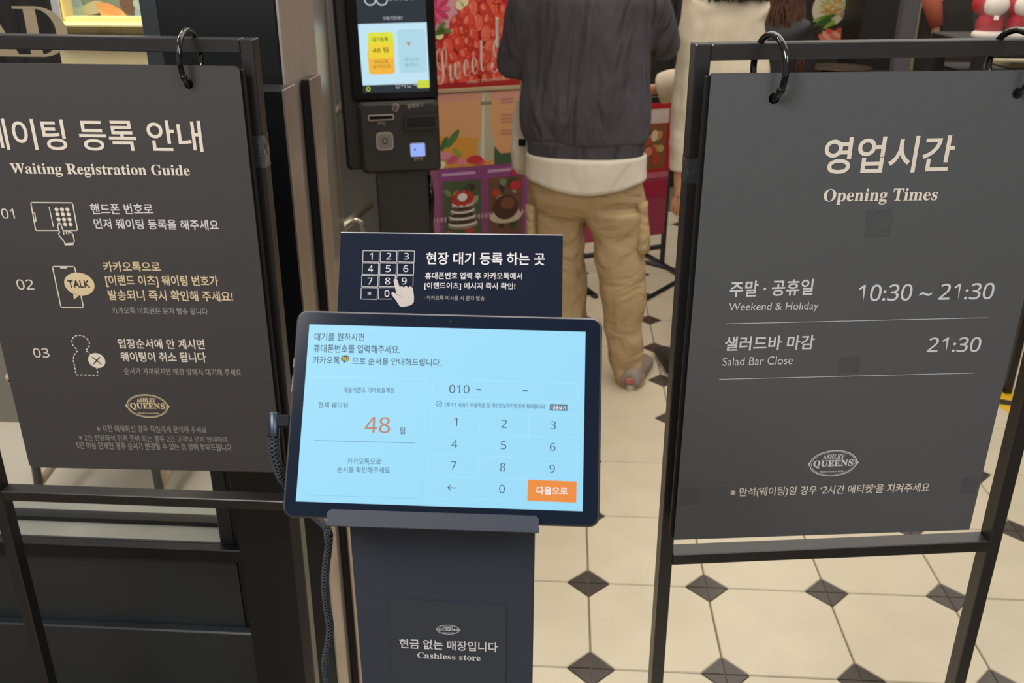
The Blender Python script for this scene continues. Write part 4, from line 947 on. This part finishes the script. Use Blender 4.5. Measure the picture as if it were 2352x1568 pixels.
    for sx in (-1, 1):
        e = MB(); e.ell(hc+V((sx*.030, .082*facing, .008)), .011, .006, .006, mat('eye', '#d8d0c8', .2), 10, 8); e.ell(hc+V((sx*.030, .087*facing, .008)), .005, .002, .005, mat('iris', '#1a1210', .2), 8, 6); e.build('eye', None, head)
    return body, head, hc
def hair_cap(parent, hc, col, facing, length=0, w_=.086):
    m = mat('hair '+col, col, .5, bump=.6, bscale=60, stretch=(4, 4, .4)); mb = MB()
    vs = []; fs = []; sg_, rg = 30, 16
    for i in range(rg+1):
        t = math.pi*.62*i/rg
        for j in range(sg_):
            p = 2*math.pi*j/sg_; fr_ = math.sin(p)*1.0
            tt = t*(1-.28*max(0, fr_)); r_ = 1+.03*noise.noise(V((math.cos(p)*6, math.sin(p)*6, i*.3)))
            vs.append(hc+V((.084*r_*math.sin(tt)*math.cos(p), .106*r_*math.sin(tt)*math.sin(p)*facing, .128*r_*math.cos(tt))))
    for i in range(rg):
        for j in range(sg_): fs.append((i*sg_+j, (i+1)*sg_+j, (i+1)*sg_+(j+1) % sg_, i*sg_+(j+1) % sg_))
    mb.add(vs, fs, m, True)
    if length:
        rn = random.Random(5)
        for k in range(240):
            p = math.pi*(1.02+.96*k/239) if facing > 0 else math.pi*(.02+.96*k/239)
            s0_ = hc+V((w_*math.cos(p)*.95, .10*math.sin(p), .03)); ln = length*rn.uniform(.85, 1.1); a_ = rn.uniform(-.03, .03); pts = []
            for q_ in range(9):
                t = q_/8; pts.append(s0_+V((math.cos(p)*.05*t+a_*t+.010*math.sin(t*9+k), -(.03*t)*facing*1.0+.008*math.cos(t*8+k*2), -ln*t)))
            mb.tube(pts, [.0062*(1-.4*t/8) for t in range(9)], 5, m)
    return mb.build('hair', m, parent)

# --- man in dark sweatshirt, seen from behind
YM = 3.27
def X(px, py, y=YM): return atY(px, py, y).x
def Zz(py, px=1345, y=YM): return atY(px, py, y).z
cmx = X(1345, 300)
man = thing('person', (cmx, YM, 0), 'person seen from behind in charcoal sweatshirt and khaki cargo trousers', 'person')
shL, shR = V((X(1215, -20), YM, 1.415)), V((X(1492, -20), YM, 1.415))
elL, elR = V((X(1180, 150), YM+.06, Zz(150))), V((X(1528, 110), YM+.10, Zz(105)))
wrL, wrR = elL+V((.06, .24, .06)), elR+V((-.08, .22, .02))
fR = (X(1450, 880)+.0, 3.30); fL = (X(1300, 880), 3.38)
body, head, hc = figure(man, cmx, YM, 1.74, 0, [(shL, elL, wrL, (.3, 1, .1)), (shR, elR, wrR, (-.3, 1, .1))], [(fR[0], fR[1], X(1430, 650), YM), (fL[0], fL[1], X(1285, 650), YM+.05)], facing=1)
hair_cap(man, hc, '#1a1412', 1)
sw_m = mat('charcoal fleece', '#47434a', .9, bump=.25, bscale=500, var=.06, vscale=60, fold=(.13, (7, 7, 1.8), .8))
rows = [(1290, 1400, -95), (1255, 1440, -62), (1212, 1492, -35), (1200, 1510, 0), (1203, 1506, 60), (1206, 1503, 120), (1204, 1502, 180), (1197, 1503, 230), (1194, 1500, 270), (1198, 1494, 300), (1206, 1486, 322)]
m_ = MB(); loft_rows(m_, [(X(a, c), X(b, c), Zz(c)) for a, b, c in rows][::-1], YM, sw_m, 40, .52, .022, 2.2)
for s_, e_, w_, r0 in ((shL, elL, wrL, .068), (shR, elR, wrR, .066)):
    pts = [s_+(cmx-s_.x)*V((.25, 0, 0)), s_, s_.lerp(e_, .35), s_.lerp(e_, .7), e_, e_.lerp(w_, .25), e_.lerp(w_, .6), w_]
    m_.tube(pts, [.07, .078, r0+.004, r0, r0, r0-.004, r0-.012, .045], 20, sw_m)
sw_ = m_.build('sweatshirt', sw_m, man); remesh(sw_, .009, 5); cloth_displace(sw_, .012, .12)
m_ = MB(); rows = [(1209, 1486, 316), (1211, 1484, 326), (1213, 1481, 345), (1216, 1478, 362)]
loft_rows(m_, [(X(a, c), X(b, c), Zz(c)) for a, b, c in rows][::-1], YM, sw_m, 60, .53, .006, 3)
tag(m_.build('ribbed_hem', mat('dark ribbed knit', '#2f2a31', .85, bump=.4, bscale=300, stretch=(1, 1, .05)), man), 'darker ribbed hem of the sweatshirt')
ws = mat('white cotton', '#d6cdbc', .85, bump=.1, bscale=200, fold=(.03, (6, 6, 4), .6))
m_ = MB(); rs_ = []
for k in range(9):
    t = k/8; ring_ = []
    for j in range(56):
        a_ = 2*math.pi*j/56; fwd = math.sin(a_); zt_ = Zz(352); zb_ = Zz(404)-.035*max(0, -fwd)*(1-abs(math.cos(a_))**2)-.004
        x0, x1 = X(1209, 400)-.004*t, X(1482, 400)+.006*t; rx = (x1-x0)/2; d = 1+.02*noise.noise(V((math.cos(a_)*3, fwd*3, t)))
        ring_.append(V(((x0+x1)/2+rx*d*math.cos(a_), YM+rx*.62*d*fwd, zt_*(1-t)+zb_*t)))
    rs_.append(ring_)
m_.loftr(rs_[::-1], ws, True); tag(m_.build('undershirt', ws, man), 'white shirt tail below the sweatshirt')
kh = mat('khaki cotton twill', '#b0966f', .85, bump=.2, bscale=400, var=.05, vscale=30, fold=(.06, (5, 5, 7), .9))
m_ = MB()
rows = [(1224, 1468, 385), (1214, 1478, 420), (1211, 1482, 455), (1212, 1483, 478), (1216, 1482, 494)]
loft_rows(m_, [(X(a, c), X(b, c), Zz(c), .03*max(0, (c-440)/54), .56-.20*max(0, (c-430)/64)) for a, b, c in rows][::-1], YM, kh, 36, .56, .012, 5)
def leg(rows, yo):
    loft_rows(m_, [(X(a, c), X(b, c), Zz(c), yo, .95) for a, b, c in rows][::-1], YM, kh, 28, .95, .020, 9, seed=rows[0][0])
leg([(1346, 1484, 478), (1350, 1484, 505), (1358, 1482, 545), (1366, 1484, 600), (1376, 1480, 640), (1382, 1478, 690), (1384, 1477, 740), (1396, 1479, 800), (1404, 1480, 835), (1407, 1482, 855), (1412, 1478, 876)], .0)
leg([(1214, 1356, 478), (1215, 1350, 505), (1222, 1345, 545), (1228, 1341, 600), (1230, 1342, 650), (1234, 1346, 700), (1240, 1352, 760), (1250, 1354, 830), (1255, 1352, 862)], .06)
tr_ = m_.build('trousers', kh, man); remesh(tr_, .008, 4); cloth_displace(tr_, .012, .09)
pk_ = MB()
pa = [(X(1458, c), X(1489, c), Zz(c)) for c in (458, 466, 500, 540, 566)]
loft_rows(pk_, pa[::-1], YM-.02, kh, 20, 2.0, .01, 8); p2 = pk_.build('cargo_pocket', kh, man)
pk_ = MB(); pa = [(X(1207, c), X(1232, c), Zz(c)) for c in (470, 480, 510, 545)]; loft_rows(pk_, pa[::-1], YM-.02, kh, 20, 2.0, .01, 8); pk_.build('cargo_pocket', kh, man)
def shoe(parent, x, y, col, sole, heel='#b06058', s=1, yawd=0, labeltxt=None):
    m1 = mat('shoe '+col, col, .6, bump=.1, bscale=150); m2 = mat('sole '+sole, sole, .5); mb = MB(); rs_ = []
    prof = [(-.045, .030, .06), (-.04, .034, .085), (.0, .037, .092), (.05, .040, .085), (.10, .045, .060), (.16, .048, .045), (.20, .040, .036), (.225, .020, .028)]
    cy_, sy_ = math.cos(yawd), math.sin(yawd)
    def pt_(a, b, z_): return V((x+a*cy_-b*sy_, y+a*sy_+b*cy_, z_))
    for (d, w_, h_) in prof: rs_.append([pt_(w_*s*math.cos(t)*(1 if math.sin(t) > -.2 else .96), d*s, max(.022, .022+(h_-.022)*max(0, math.sin(t))**.7)) for t in [2*math.pi*k/18 for k in range(18)]])
    mb.loftr(rs_, m1, True); o = mb.build('shoe', m1, parent)
    mb = MB(); pts = []
    for k in range(28):
        t = 2*math.pi*k/28; w_ = .046+.004*math.sin(t); pts.append(pt_(w_*s*math.cos(t)*(.85+.15*math.sin(t)), (.088+.142*math.sin(t))*s, 0))
    mb.loftr([[p+V((0, 0, .001)) for p in pts], [p+V((0, 0, .006)) for p in pts], [p+V((0, 0, .026)) for p in pts]], m2, False); mb.build('sole', m2, o)
    mb = MB(); mb.box(Fr(pt_(0, -.052*s, .045)), -.016, .016, -.012, .012, -.006, .003, mat('heel tab '+heel, heel, .5), .003); mb.build('heel_tab', None, o)
    return o
gs = shoe(man, fR[0], fR[1]-.06, '#8f8378', '#b9ab9c', s=1.12, yawd=-.25); shoe(man, fL[0], fL[1]-.05, '#8f8378', '#b9ab9c', yawd=.2)
m_ = MB(); p = atY(1142, 75, YM+.02); m_.box(Fr(p, 40), -.006, .006, -.05, .05, -.004, .004, ws, .003); m_.build('sleeve_stripe', ws, man)
# white bag at his hip
bag = thing('shoulder_bag', (X(1190, 330), YM+.12, Zz(400)), 'crumpled white bag with black buckle hanging at the left hip of the khaki trousers', 'bag')
m_ = MB(); rows = [(1188, 1198, 232), (1182, 1202, 262), (1172, 1212, 300), (1170, 1222, 330), (1173, 1222, 360), (1176, 1218, 385), (1186, 1212, 400)]
loft_rows(m_, [(X(a, c, YM+.1), X(b, c, YM+.1), Zz(c, 1190, YM+.1)) for a, b, c in rows][::-1], YM+.12, ws, 24, .9, .018, 14); bo = m_.build('pouch', ws, bag)
m_ = MB(); p = atY(1199, 327, YM+.06); m_.box(Fr(p), -.014, .014, -.012, .012, -.01, .01, M['rub'], .003); m_.build('buckle', M['rub'], bag)
m_ = MB(); m_.tube([atY(1197, 240, YM+.12), atY(1205, 150, YM+.2), atY(1230, 0, YM+.17), atY(1260, -40, YM+.13)], .010, 8, ws); m_.build('strap', ws, bag)

# --- person in white hoodie behind the right stand
YW = 3.62
def X2(px, py, y=YW): return atY(px, py, y).x
def Z2(py, px=1660, y=YW): return atY(px, py, y).z
wx = X2(1668, 80)
wp_ = thing('person', (wx, YW, 0), 'person in loose white hoodie with one bare hand hanging down beside the right sign stand', 'person')
hmz = mat('off white fleece', '#d2c5ac', .9, bump=.2, bscale=300, var=.04, vscale=10, fold=(.03, (7, 7, 3), .6))
s1, e1, w1 = V((X2(1606, 15), YW, Z2(15))), V((X2(1580, 230), YW-.02, Z2(230, 1580))), V((X2(1556, 405), YW-.05, Z2(405, 1556)))
s2, e2, w2 = V((X2(1722, 15), YW, Z2(15))), V((X2(1680, 170, YW+.25), YW+.25, Z2(170, 1680, YW+.25))), V((X2(1512, 205, YW+.32), YW+.32, Z2(205, 1512, YW+.32)))
b2, h2_, hc2 = figure(wp_, wx, YW, 1.66, 0, [(s1, e1, w1, (.02, 0, -1)), (s2, e2, w2, (-1, .5, 0))], [(X2(1560, 840), 3.60, X2(1600, 640), YW), (X2(1700, 840), 3.75, X2(1690, 640), YW)])
hair_cap(wp_, hc2, '#2a1c16', 1, .16)
m_ = MB(); rows = [(1632, 1704, -60), (1618, 1722, -30), (1604, 1735, 0), (1588, 1752, 45), (1578, 1760, 100), (1574, 1764, 180), (1574, 1764, 300), (1580, 1760, 360)]
loft_rows(m_, [(X2(a, c), X2(b, c), Z2(c)) for a, b, c in rows][::-1], YW, hmz, 36, .55, .02, 2.5)
m_.tube([V((wx-.02, YW, s1.z)), s1, s1.lerp(e1, .4), e1, e1.lerp(w1, .5), w1+V((0, 0, .03))], [.07, .075, .068, .064, .058, .048], 18, hmz)
m_.tube([V((wx+.02, YW, s2.z)), s2, s2.lerp(e2, .5), e2, e2.lerp(w2, .6), w2], [.07, .075, .068, .066, .066, .062], 18, hmz)
hd_ = m_.build('hoodie', hmz, wp_); remesh(hd_, .010, 4); cloth_displace(hd_, .018, .10)
dm = mat('dark navy denim', '#20232c', .8)
m_ = MB(); loft_rows(m_, [(X2(a, c), X2(b, c), Z2(c)) for a, b, c in [(1586, 1752, 350), (1582, 1756, 430), (1586, 1754, 480)]][::-1], YW, dm, 28, .55)
for (a, b) in ((1588, 1662), (1672, 1750)):
    loft_rows(m_, [(X2(a, c), X2(b-6*(c > 600), c), Z2(c), 0, .95) for c in (470, 600, 700, 800)][::-1], YW, dm, 20, .95, .008, 6)
t2 = m_.build('trousers', dm, wp_); remesh(t2, .012, 4)
shoe(wp_, atZ(1541, 845, 0).x, 3.36, '#2a2624', '#c9bfae', s=.95, heel='#d8cfc0', yawd=.1); shoe(wp_, X2(1700, 840), 3.68, '#2a2624', '#c9bfae', s=.95, heel='#d8cfc0')

# --- woman with long brown hair, dark jacket
YH = 4.25
hx = atY(1752, 60, YH).x
wm = thing('person', (hx, YH, 0), 'person with long wavy brown hair over a dark jacket right of the white hoodie', 'person')
dj = mat('dark plum jacket', '#1b171a', .6, bump=.1, bscale=200)
hz = 1.42
sA, sB = V((hx-.15, YH, 1.26)), V((hx+.15, YH, 1.26))
b4, h4_, hc4 = figure(wm, hx, YH, 1.54, 0, [(sA, sA+V((-.03, .03, -.27)), sA+V((0, .22, -.3)), (0, 1, 0)), (sB, sB+V((.05, .02, -.27)), sB+V((.02, .2, -.32)), (0, 1, 0))], [(hx-.09, YH, hx-.09, YH), (hx+.1, YH+.03, hx+.1, YH)])
hair_cap(wm, hc4, '#4a2c1c', 1, .42, .15)
m_ = MB(); loft_rows(m_, [(hx-.06, hx+.06, 1.36), (hx-.12, hx+.12, 1.33), (hx-.18, hx+.18, 1.25), (hx-.19, hx+.19, 1.0), (hx-.20, hx+.20, .78)][::-1], YH, dj, 32, .6, .015, 3)
for sg, s_ in ((-1, sA), (1, sB)): m_.tube([s_+V((-sg*.06, 0, 0)), s_, s_+V((sg*.045, .02, -.14)), s_+V((sg*.04, .03, -.27)), s_+V((sg*.01, .18, -.31))], [.06, .068, .062, .056, .045], 16, dj)
jj = m_.build('jacket', dj, wm); remesh(jj, .011, 4); cloth_displace(jj, .015, .09)
m_ = MB(); loft_rows(m_, [(hx-.16, hx+.16, .8), (hx-.17, hx+.17, .68)][::-1], YH, dm, 20, .6)
for sx in (-1, 1): loft_rows(m_, [(hx+sx*.085-.08, hx+sx*.085+.08, .72, 0, .95), (hx+sx*.09-.055, hx+sx*.09+.055, .08, 0, .95)][::-1], YH, dm, 16)
m_.build('trousers', dm, wm)
for sx in (-1, 1): shoe(wm, hx+sx*.09, YH-.03, '#2a2624', '#8a8078', s=.9)

# --- standing person in black with rust sleeve
YB = 5.02
kx = atY(2165, 60, YB).x
kp_ = thing('person', (kx, YB, 0), 'person in black with a rust sleeve and hanging pale hand, behind the right sign', 'person')
blkc = mat('black cotton', '#211d19', .8, bump=.1, bscale=200); rust = mat('rust sleeve', '#9a4a34', .8)
zt_ = Z2(0, 2140, YB)
sA = V((atY(2136, -20, YB).x, YB-.04, zt_+.05)); eA = V((atY(2140, 10, YB).x, YB-.05, zt_-.02)); wA = V((atY(2138, 62, YB).x, YB-.07, atY(2138, 60, YB).z))
sA.z = 1.36; eA.z = 1.34-.08
sB = V((kx+.22, YB, 1.38))
b5, h5_, hc5 = figure(kp_, kx+.07, YB, 1.66, 0, [(sA, sA.lerp(wA, .5), wA, (0, 0, -1)), (sB, sB+V((.05, .0, -.27)), sB+V((.02, -.05, -.5)), (0, 0, -1))], [(kx, YB, kx, YB), (kx+.17, YB+.03, kx+.17, YB)], facing=-1)
hair_cap(kp_, hc5, '#15110f', -1)
m_ = MB(); loft_rows(m_, [(kx+.0, kx+.14, 1.46), (kx-.10, kx+.24, 1.40), (kx-.12, kx+.28, 1.3), (kx-.11, kx+.27, 1.0), (kx-.12, kx+.28, .6), (kx-.12, kx+.28, .45)][::-1], YB, blkc, 28, .5, .012, 3)
m_.tube([sB, sB+V((.05, 0, -.14)), sB+V((.05, 0, -.27)), sB+V((.02, -.05, -.48))], [.065, .06, .055, .042], 14, blkc); cc = m_.build('coat', blkc, kp_); remesh(cc, .012, 3)
m_ = MB(); m_.tube([sA, sA.lerp(wA, .5), wA], [.05, .042, .034], 14, rust); m_.build('sleeve', rust, kp_)
m_ = MB()
for sx in (0, .17): loft_rows(m_, [(kx+sx-.06, kx+sx+.07, .5, 0, .95), (kx+sx-.05, kx+sx+.05, .06, 0, .95)][::-1], YB, dm, 16)
m_.build('trousers', dm, kp_)
for sx in (0, .17): shoe(kp_, kx+sx, YB-.12, '#2a2624', '#8a8078', s=.9)

# ------------------------------------------------------------------ right background: food poster, post, counter, wrapped dolls
YF = 5.6; ff = Fr((0, YF, 0), 4)
fp = thing('food_poster', ff.p(ff.uv(1925, 50)[0], 1.0, 0), 'poster of noodles, greens and shrimp with a rounded edge above the right sign', 'poster')
fa, fb = ff.uv(1868, 98); fc, _ = ff.uv(1976, 98)
m_ = MB(); m_.poly(ff, [(fa, fb), (fc-.02, fb), (fc, fb+.1), (fc, fb+.45), (fa, fb+.45)], 0, cmat('#3a2c26'), .02); m_.build('panel', None, fp)
m_ = MB(); rn = random.Random(9)
a, b = ff.uv(1905, 20); m_.disc(ff, a, b, .10, .10, .0008, cmat('#cfc4a8'), 24)
for k in range(40): a, b = ff.uv(rn.uniform(1890, 1965), rn.uniform(-10, 32)); m_.disc(ff, a, b, .035, .006, .0012+.00004*k, cmat(rn.choice(['#c8a048', '#d8b868', '#b08838', '#a8b070'])), 10, rn.uniform(-.6, 1))
for k in range(14): a, b = ff.uv(rn.uniform(1880, 1910), rn.uniform(38, 62)); m_.disc(ff, a, b, .04, .010, .003+.00004*k, cmat(rn.choice(['#3c5a22', '#6a8a34', '#2c4418', '#88a04a'])), 10, rn.uniform(.2, .8))
for k in range(12): a, b = ff.uv(rn.uniform(1935, 1972), rn.uniform(28, 55)); m_.disc(ff, a, b, .022, .016, .004+.00004*k, cmat(rn.choice(['#7a4038', '#a8685a', '#5c3a34', '#b08a7c'])), 10, rn.uniform(0, 3))
for k in range(9): a, b = ff.uv(1893+9*k, 92-6*(k % 3)-1.5*k); m_.disc(ff, a, b, .05, .018, .005+.00005*k, cmat(['#d87858', '#e8a088', '#c85838'][k % 3]), 14, -.7+.1*k)
m_.build('print', None, fp)
bt_ = thing('serving_tray', V((atY(1930, 150, 4.75).x, 4.75, atY(1930, 158, 4.75).z)), 'round dark tray with pale rim below the food poster', 'tray')
p = LOC[bt_.name]; m_ = MB(); 
for r_, zc_, q_ in ((.15, .0, .004),): m_.loftr([[p+V((rr*math.cos(t), rr*math.sin(t), zz_)) for t in [2*math.pi*k/36 for k in range(36)]] for rr, zz_ in ((.10, -.010), (.12, -.012), (.15, .006), (.152, .010), (.146, .010), (.118, -.006), (.02, -.006))], mat('bronze tray', '#57483c', .3, metal=.6), True)
m_.build('dish', None, bt_)
# tall grey post and dark cabinet
def vbox(px0, px1, y, d, z0_, z1_, m, py=60):
    a_, b_2 = atY(px0, py, y).x, atY(px1, py, y).x; mb = MB(); mb.box(WF, a_, b_2, z0_, z1_, -(y+d), -y, m, .004); return mb
tag(vbox(2070, 2108, 4.4, .06, .001, 2.2, mat('grey painted post', '#4a4749', .5), 50).build('floor_post', None), 'slim grey upright post behind the top of the right sign', 'post')
tag(vbox(1980, 2062, 5.1, .35, .001, 1.9, mat('black cabinet', '#1b1715', .4), 50).build('tall_cabinet', None), 'tall black cabinet between the food poster and the grey post', 'cabinet')
tag(vbox(2084, 2122, 5.5, .05, .001, 1.33, mat('pale post', '#a79f7c', .5), 120).build('pale_upright', None), 'pale cream upright partly behind the grey post', 'post')
ct0, ct1 = atY(1885, 150, 4.6), atY(2700, 150, 4.6)
m_ = MB(); zc_ = p.z-.012; m_.box(WF, ct0.x+.02, 2.9, .001, zc_-.0, -4.82, -4.55, mat('dark counter', '#2a2622', .35), .006)
tag(m_.build('service_counter', None), 'long dark service counter across the right background', 'counter')
# side table with wrapped dolls near
YD = 3.0; zd = atY(2300, 92, YD).z
tx0 = atY(2222, 92, YD).x
dt = thing('display_table', (tx0+.25, YD+.15, 0), 'narrow dark display table under the wrapped dolls', 'table')
m_ = MB(); m_.box(WF, tx0, tx0+.55, zd-.03, zd, -(YD+.3), -(YD-.06), mat('dark table top', '#14110f', .4), .004); m_.build('table_top', None, dt)
for sx in (tx0+.03, tx0+.52):
    for sy in (YD-.03, YD+.27): m_ = MB(); m_.box(Fr((sx, sy, 0)), -.015, .015, .001, zd-.03, -.015, .015, mat('dark table top', '#14110f', .4), .003); m_.build('leg', None, dt)
red = mat('red felt', '#a8182a', .7); wht = mat('white plush', '#ded3c8', .8, bump=.4, bscale=200); grn = mat('green felt', '#3f9050', .7)
wrap = bpy.data.materials.new('clear wrap'); wrap.use_nodes = True; nt = wrap.node_tree; nt.nodes.remove(nt.nodes['Principled BSDF'])
tr = nt.nodes.new('ShaderNodeBsdfTransparent'); gl = nt.nodes.new('ShaderNodeBsdfGlossy'); gl.inputs['Roughness'].default_value = .08; mx = nt.nodes.new('ShaderNodeMixShader')
fz = nt.nodes.new('ShaderNodeFresnel'); fz.inputs[0].default_value = 1.6; nz = nt.nodes.new('ShaderNodeTexNoise'); nz.inputs['Scale'].default_value = 45; bp = nt.nodes.new('ShaderNodeBump'); bp.inputs['Strength'].default_value = 1; bp.inputs['Distance'].default_value = .01
nt.links.new(nz.outputs['Fac'], bp.inputs['Height']); nt.links.new(bp.outputs[0], gl.inputs['Normal']); nt.links.new(bp.outputs[0], fz.inputs['Normal'])
mt = nt.nodes.new('ShaderNodeMath'); mt.operation = 'MULTIPLY'; mt.inputs[1].default_value = .55; g2 = nt.nodes.new('ShaderNodeNewGeometry'); i2 = nt.nodes.new('ShaderNodeMath'); i2.operation = 'SUBTRACT'; i2.inputs[0].default_value = 1; nt.links.new(g2.outputs['Backfacing'], i2.inputs[1]); m2_ = nt.nodes.new('ShaderNodeMath'); m2_.operation = 'MULTIPLY'; nt.links.new(fz.outputs[0], m2_.inputs[0]); nt.links.new(i2.outputs[0], m2_.inputs[1]); nt.links.new(m2_.outputs[0], mt.inputs[0]); nt.links.new(mt.outputs[0], mx.inputs[0]); nt.links.new(tr.outputs[0], mx.inputs[1]); nt.links.new(gl.outputs[0], mx.inputs[2]); nt.links.new(mx.outputs[0], nt.nodes['Material Output'].inputs[0])
for k, (px, lab) in enumerate(((2272, 'left of two red and white plush dolls in clear wrap'), (2341, 'right of two red and white plush dolls in clear wrap, cut by the frame edge'))):
    q = atY(px, 60, YD); s_ = .047
    dd = thing('plush_doll', (q.x, YD, zd), lab, 'doll', 'wrapped plush dolls on the display table')
    m_ = MB(); m_.ell((q.x, YD, zd+s_*.95), s_*.85, s_*.7, s_*.95, red); m_.build('torso', red, dd)
    m_ = MB(); m_.ell((q.x+.002, YD-.012, zd+s_*2.15), s_*.82, s_*.72, s_*.72, wht); m_.build('head', wht, dd)
    m_ = MB(); m_.ell((q.x-.012, YD+.010, zd+s_*2.2), s_*1.0, s_*.72, s_*.80, red); m_.build('hood', red, dd)
    m_ = MB(); m_.ell((q.x+.006, YD-.008, zd+s_*2.78), s_*.42, s_*.36, s_*.18, grn); m_.build('cap', grn, dd)
    m_ = MB(); m_.ell((q.x-.008, YD, zd+s_*3.15), s_*.32, s_*.3, s_*.3, wht); m_.build('bobble', wht, dd)
    m_ = MB(); m_.tube([V((q.x+.75*s_*math.cos(t), YD+.62*s_*math.sin(t), zd+s_*.32)) for t in [2*math.pi*j/20 for j in range(20)]], s_*.26, 8, wht, closed=True); m_.build('fur_trim', wht, dd)
    m_ = MB(); m_.box(Fr((q.x-.004, YD-.047, zd+s_*1.42)), -.007, .007, -.006, .006, -.002, .002, mat('white tag', '#f0ece4', .4), .001); m_.build('tag', None, dd)
    m_ = MB(); m_.ell((q.x, YD, zd+s_*1.7), s_*1.1, s_*1.05, s_*1.72, wrap, 24, 16); m_.build('wrapper', wrap, dd)
YD2 = 3.2; q = atY(2318, 158, YD2); 
m_ = MB(); m_.box(WF, q.x, q.x+.25, q.z, atY(2330, 145, YD2).z, -(YD2+.14), -(YD2-.0), mat('cream carton', '#d8c89a', .5), .004)
zlow = q.z
tag(m_.build('flat_carton', None), 'flat cream carton on the lower shelf at the right frame edge', 'box')
m_ = MB(); m_.box(WF, tx0+.06, tx0+.5, zlow-.014, zlow, -(YD+.38), -(YD+.02), mat('dark table top', '#14110f', .4), .003); m_.build('shelf', None, dt)

# yellow floor sticker
ye = mat('yellow vinyl', '#e8b820', .4); stp = thing('floor_sticker', (atZ(2318, 920).x, atZ(2318, 920).y, 0), 'yellow diamond floor sticker crossed by a dark band, beside the right sign', 'floor sticker')
F0 = Fr(LOC[stp.name]+V((0, 0, .0008)))
gx = LOC[stp.name]
def gquad(pts, z_, m, nm, par_): 
    mb = MB(); P_ = [atZ(x, y, z_) for x, y in pts]; mb.add([V((p_1.x, p_1.y, z_)) for p_1 in P_]+[V((p_1.x, p_1.y, z_-.0007)) for p_1 in P_], [tuple(range(len(pts)-1, -1, -1)) if False else tuple(range(len(pts)))]+[(i, len(pts)+i, len(pts)+(i+1) % len(pts), (i+1) % len(pts)) for i in range(len(pts))], m); return mb.build(nm, m, par_)
gquad([(2285, 925), (2322, 952), (2348, 945), (2352, 905), (2306, 893)], .0012, ye, 'vinyl', stp)
gquad([(2285, 926), (2352, 935), (2352, 925), (2287, 914)], .0020, mat('dark band', '#3a352c', .4), 'dark_band', stp)
print('objects', len(bpy.data.objects), 'tris', sum(len(m.polygons) for m in bpy.data.meshes))
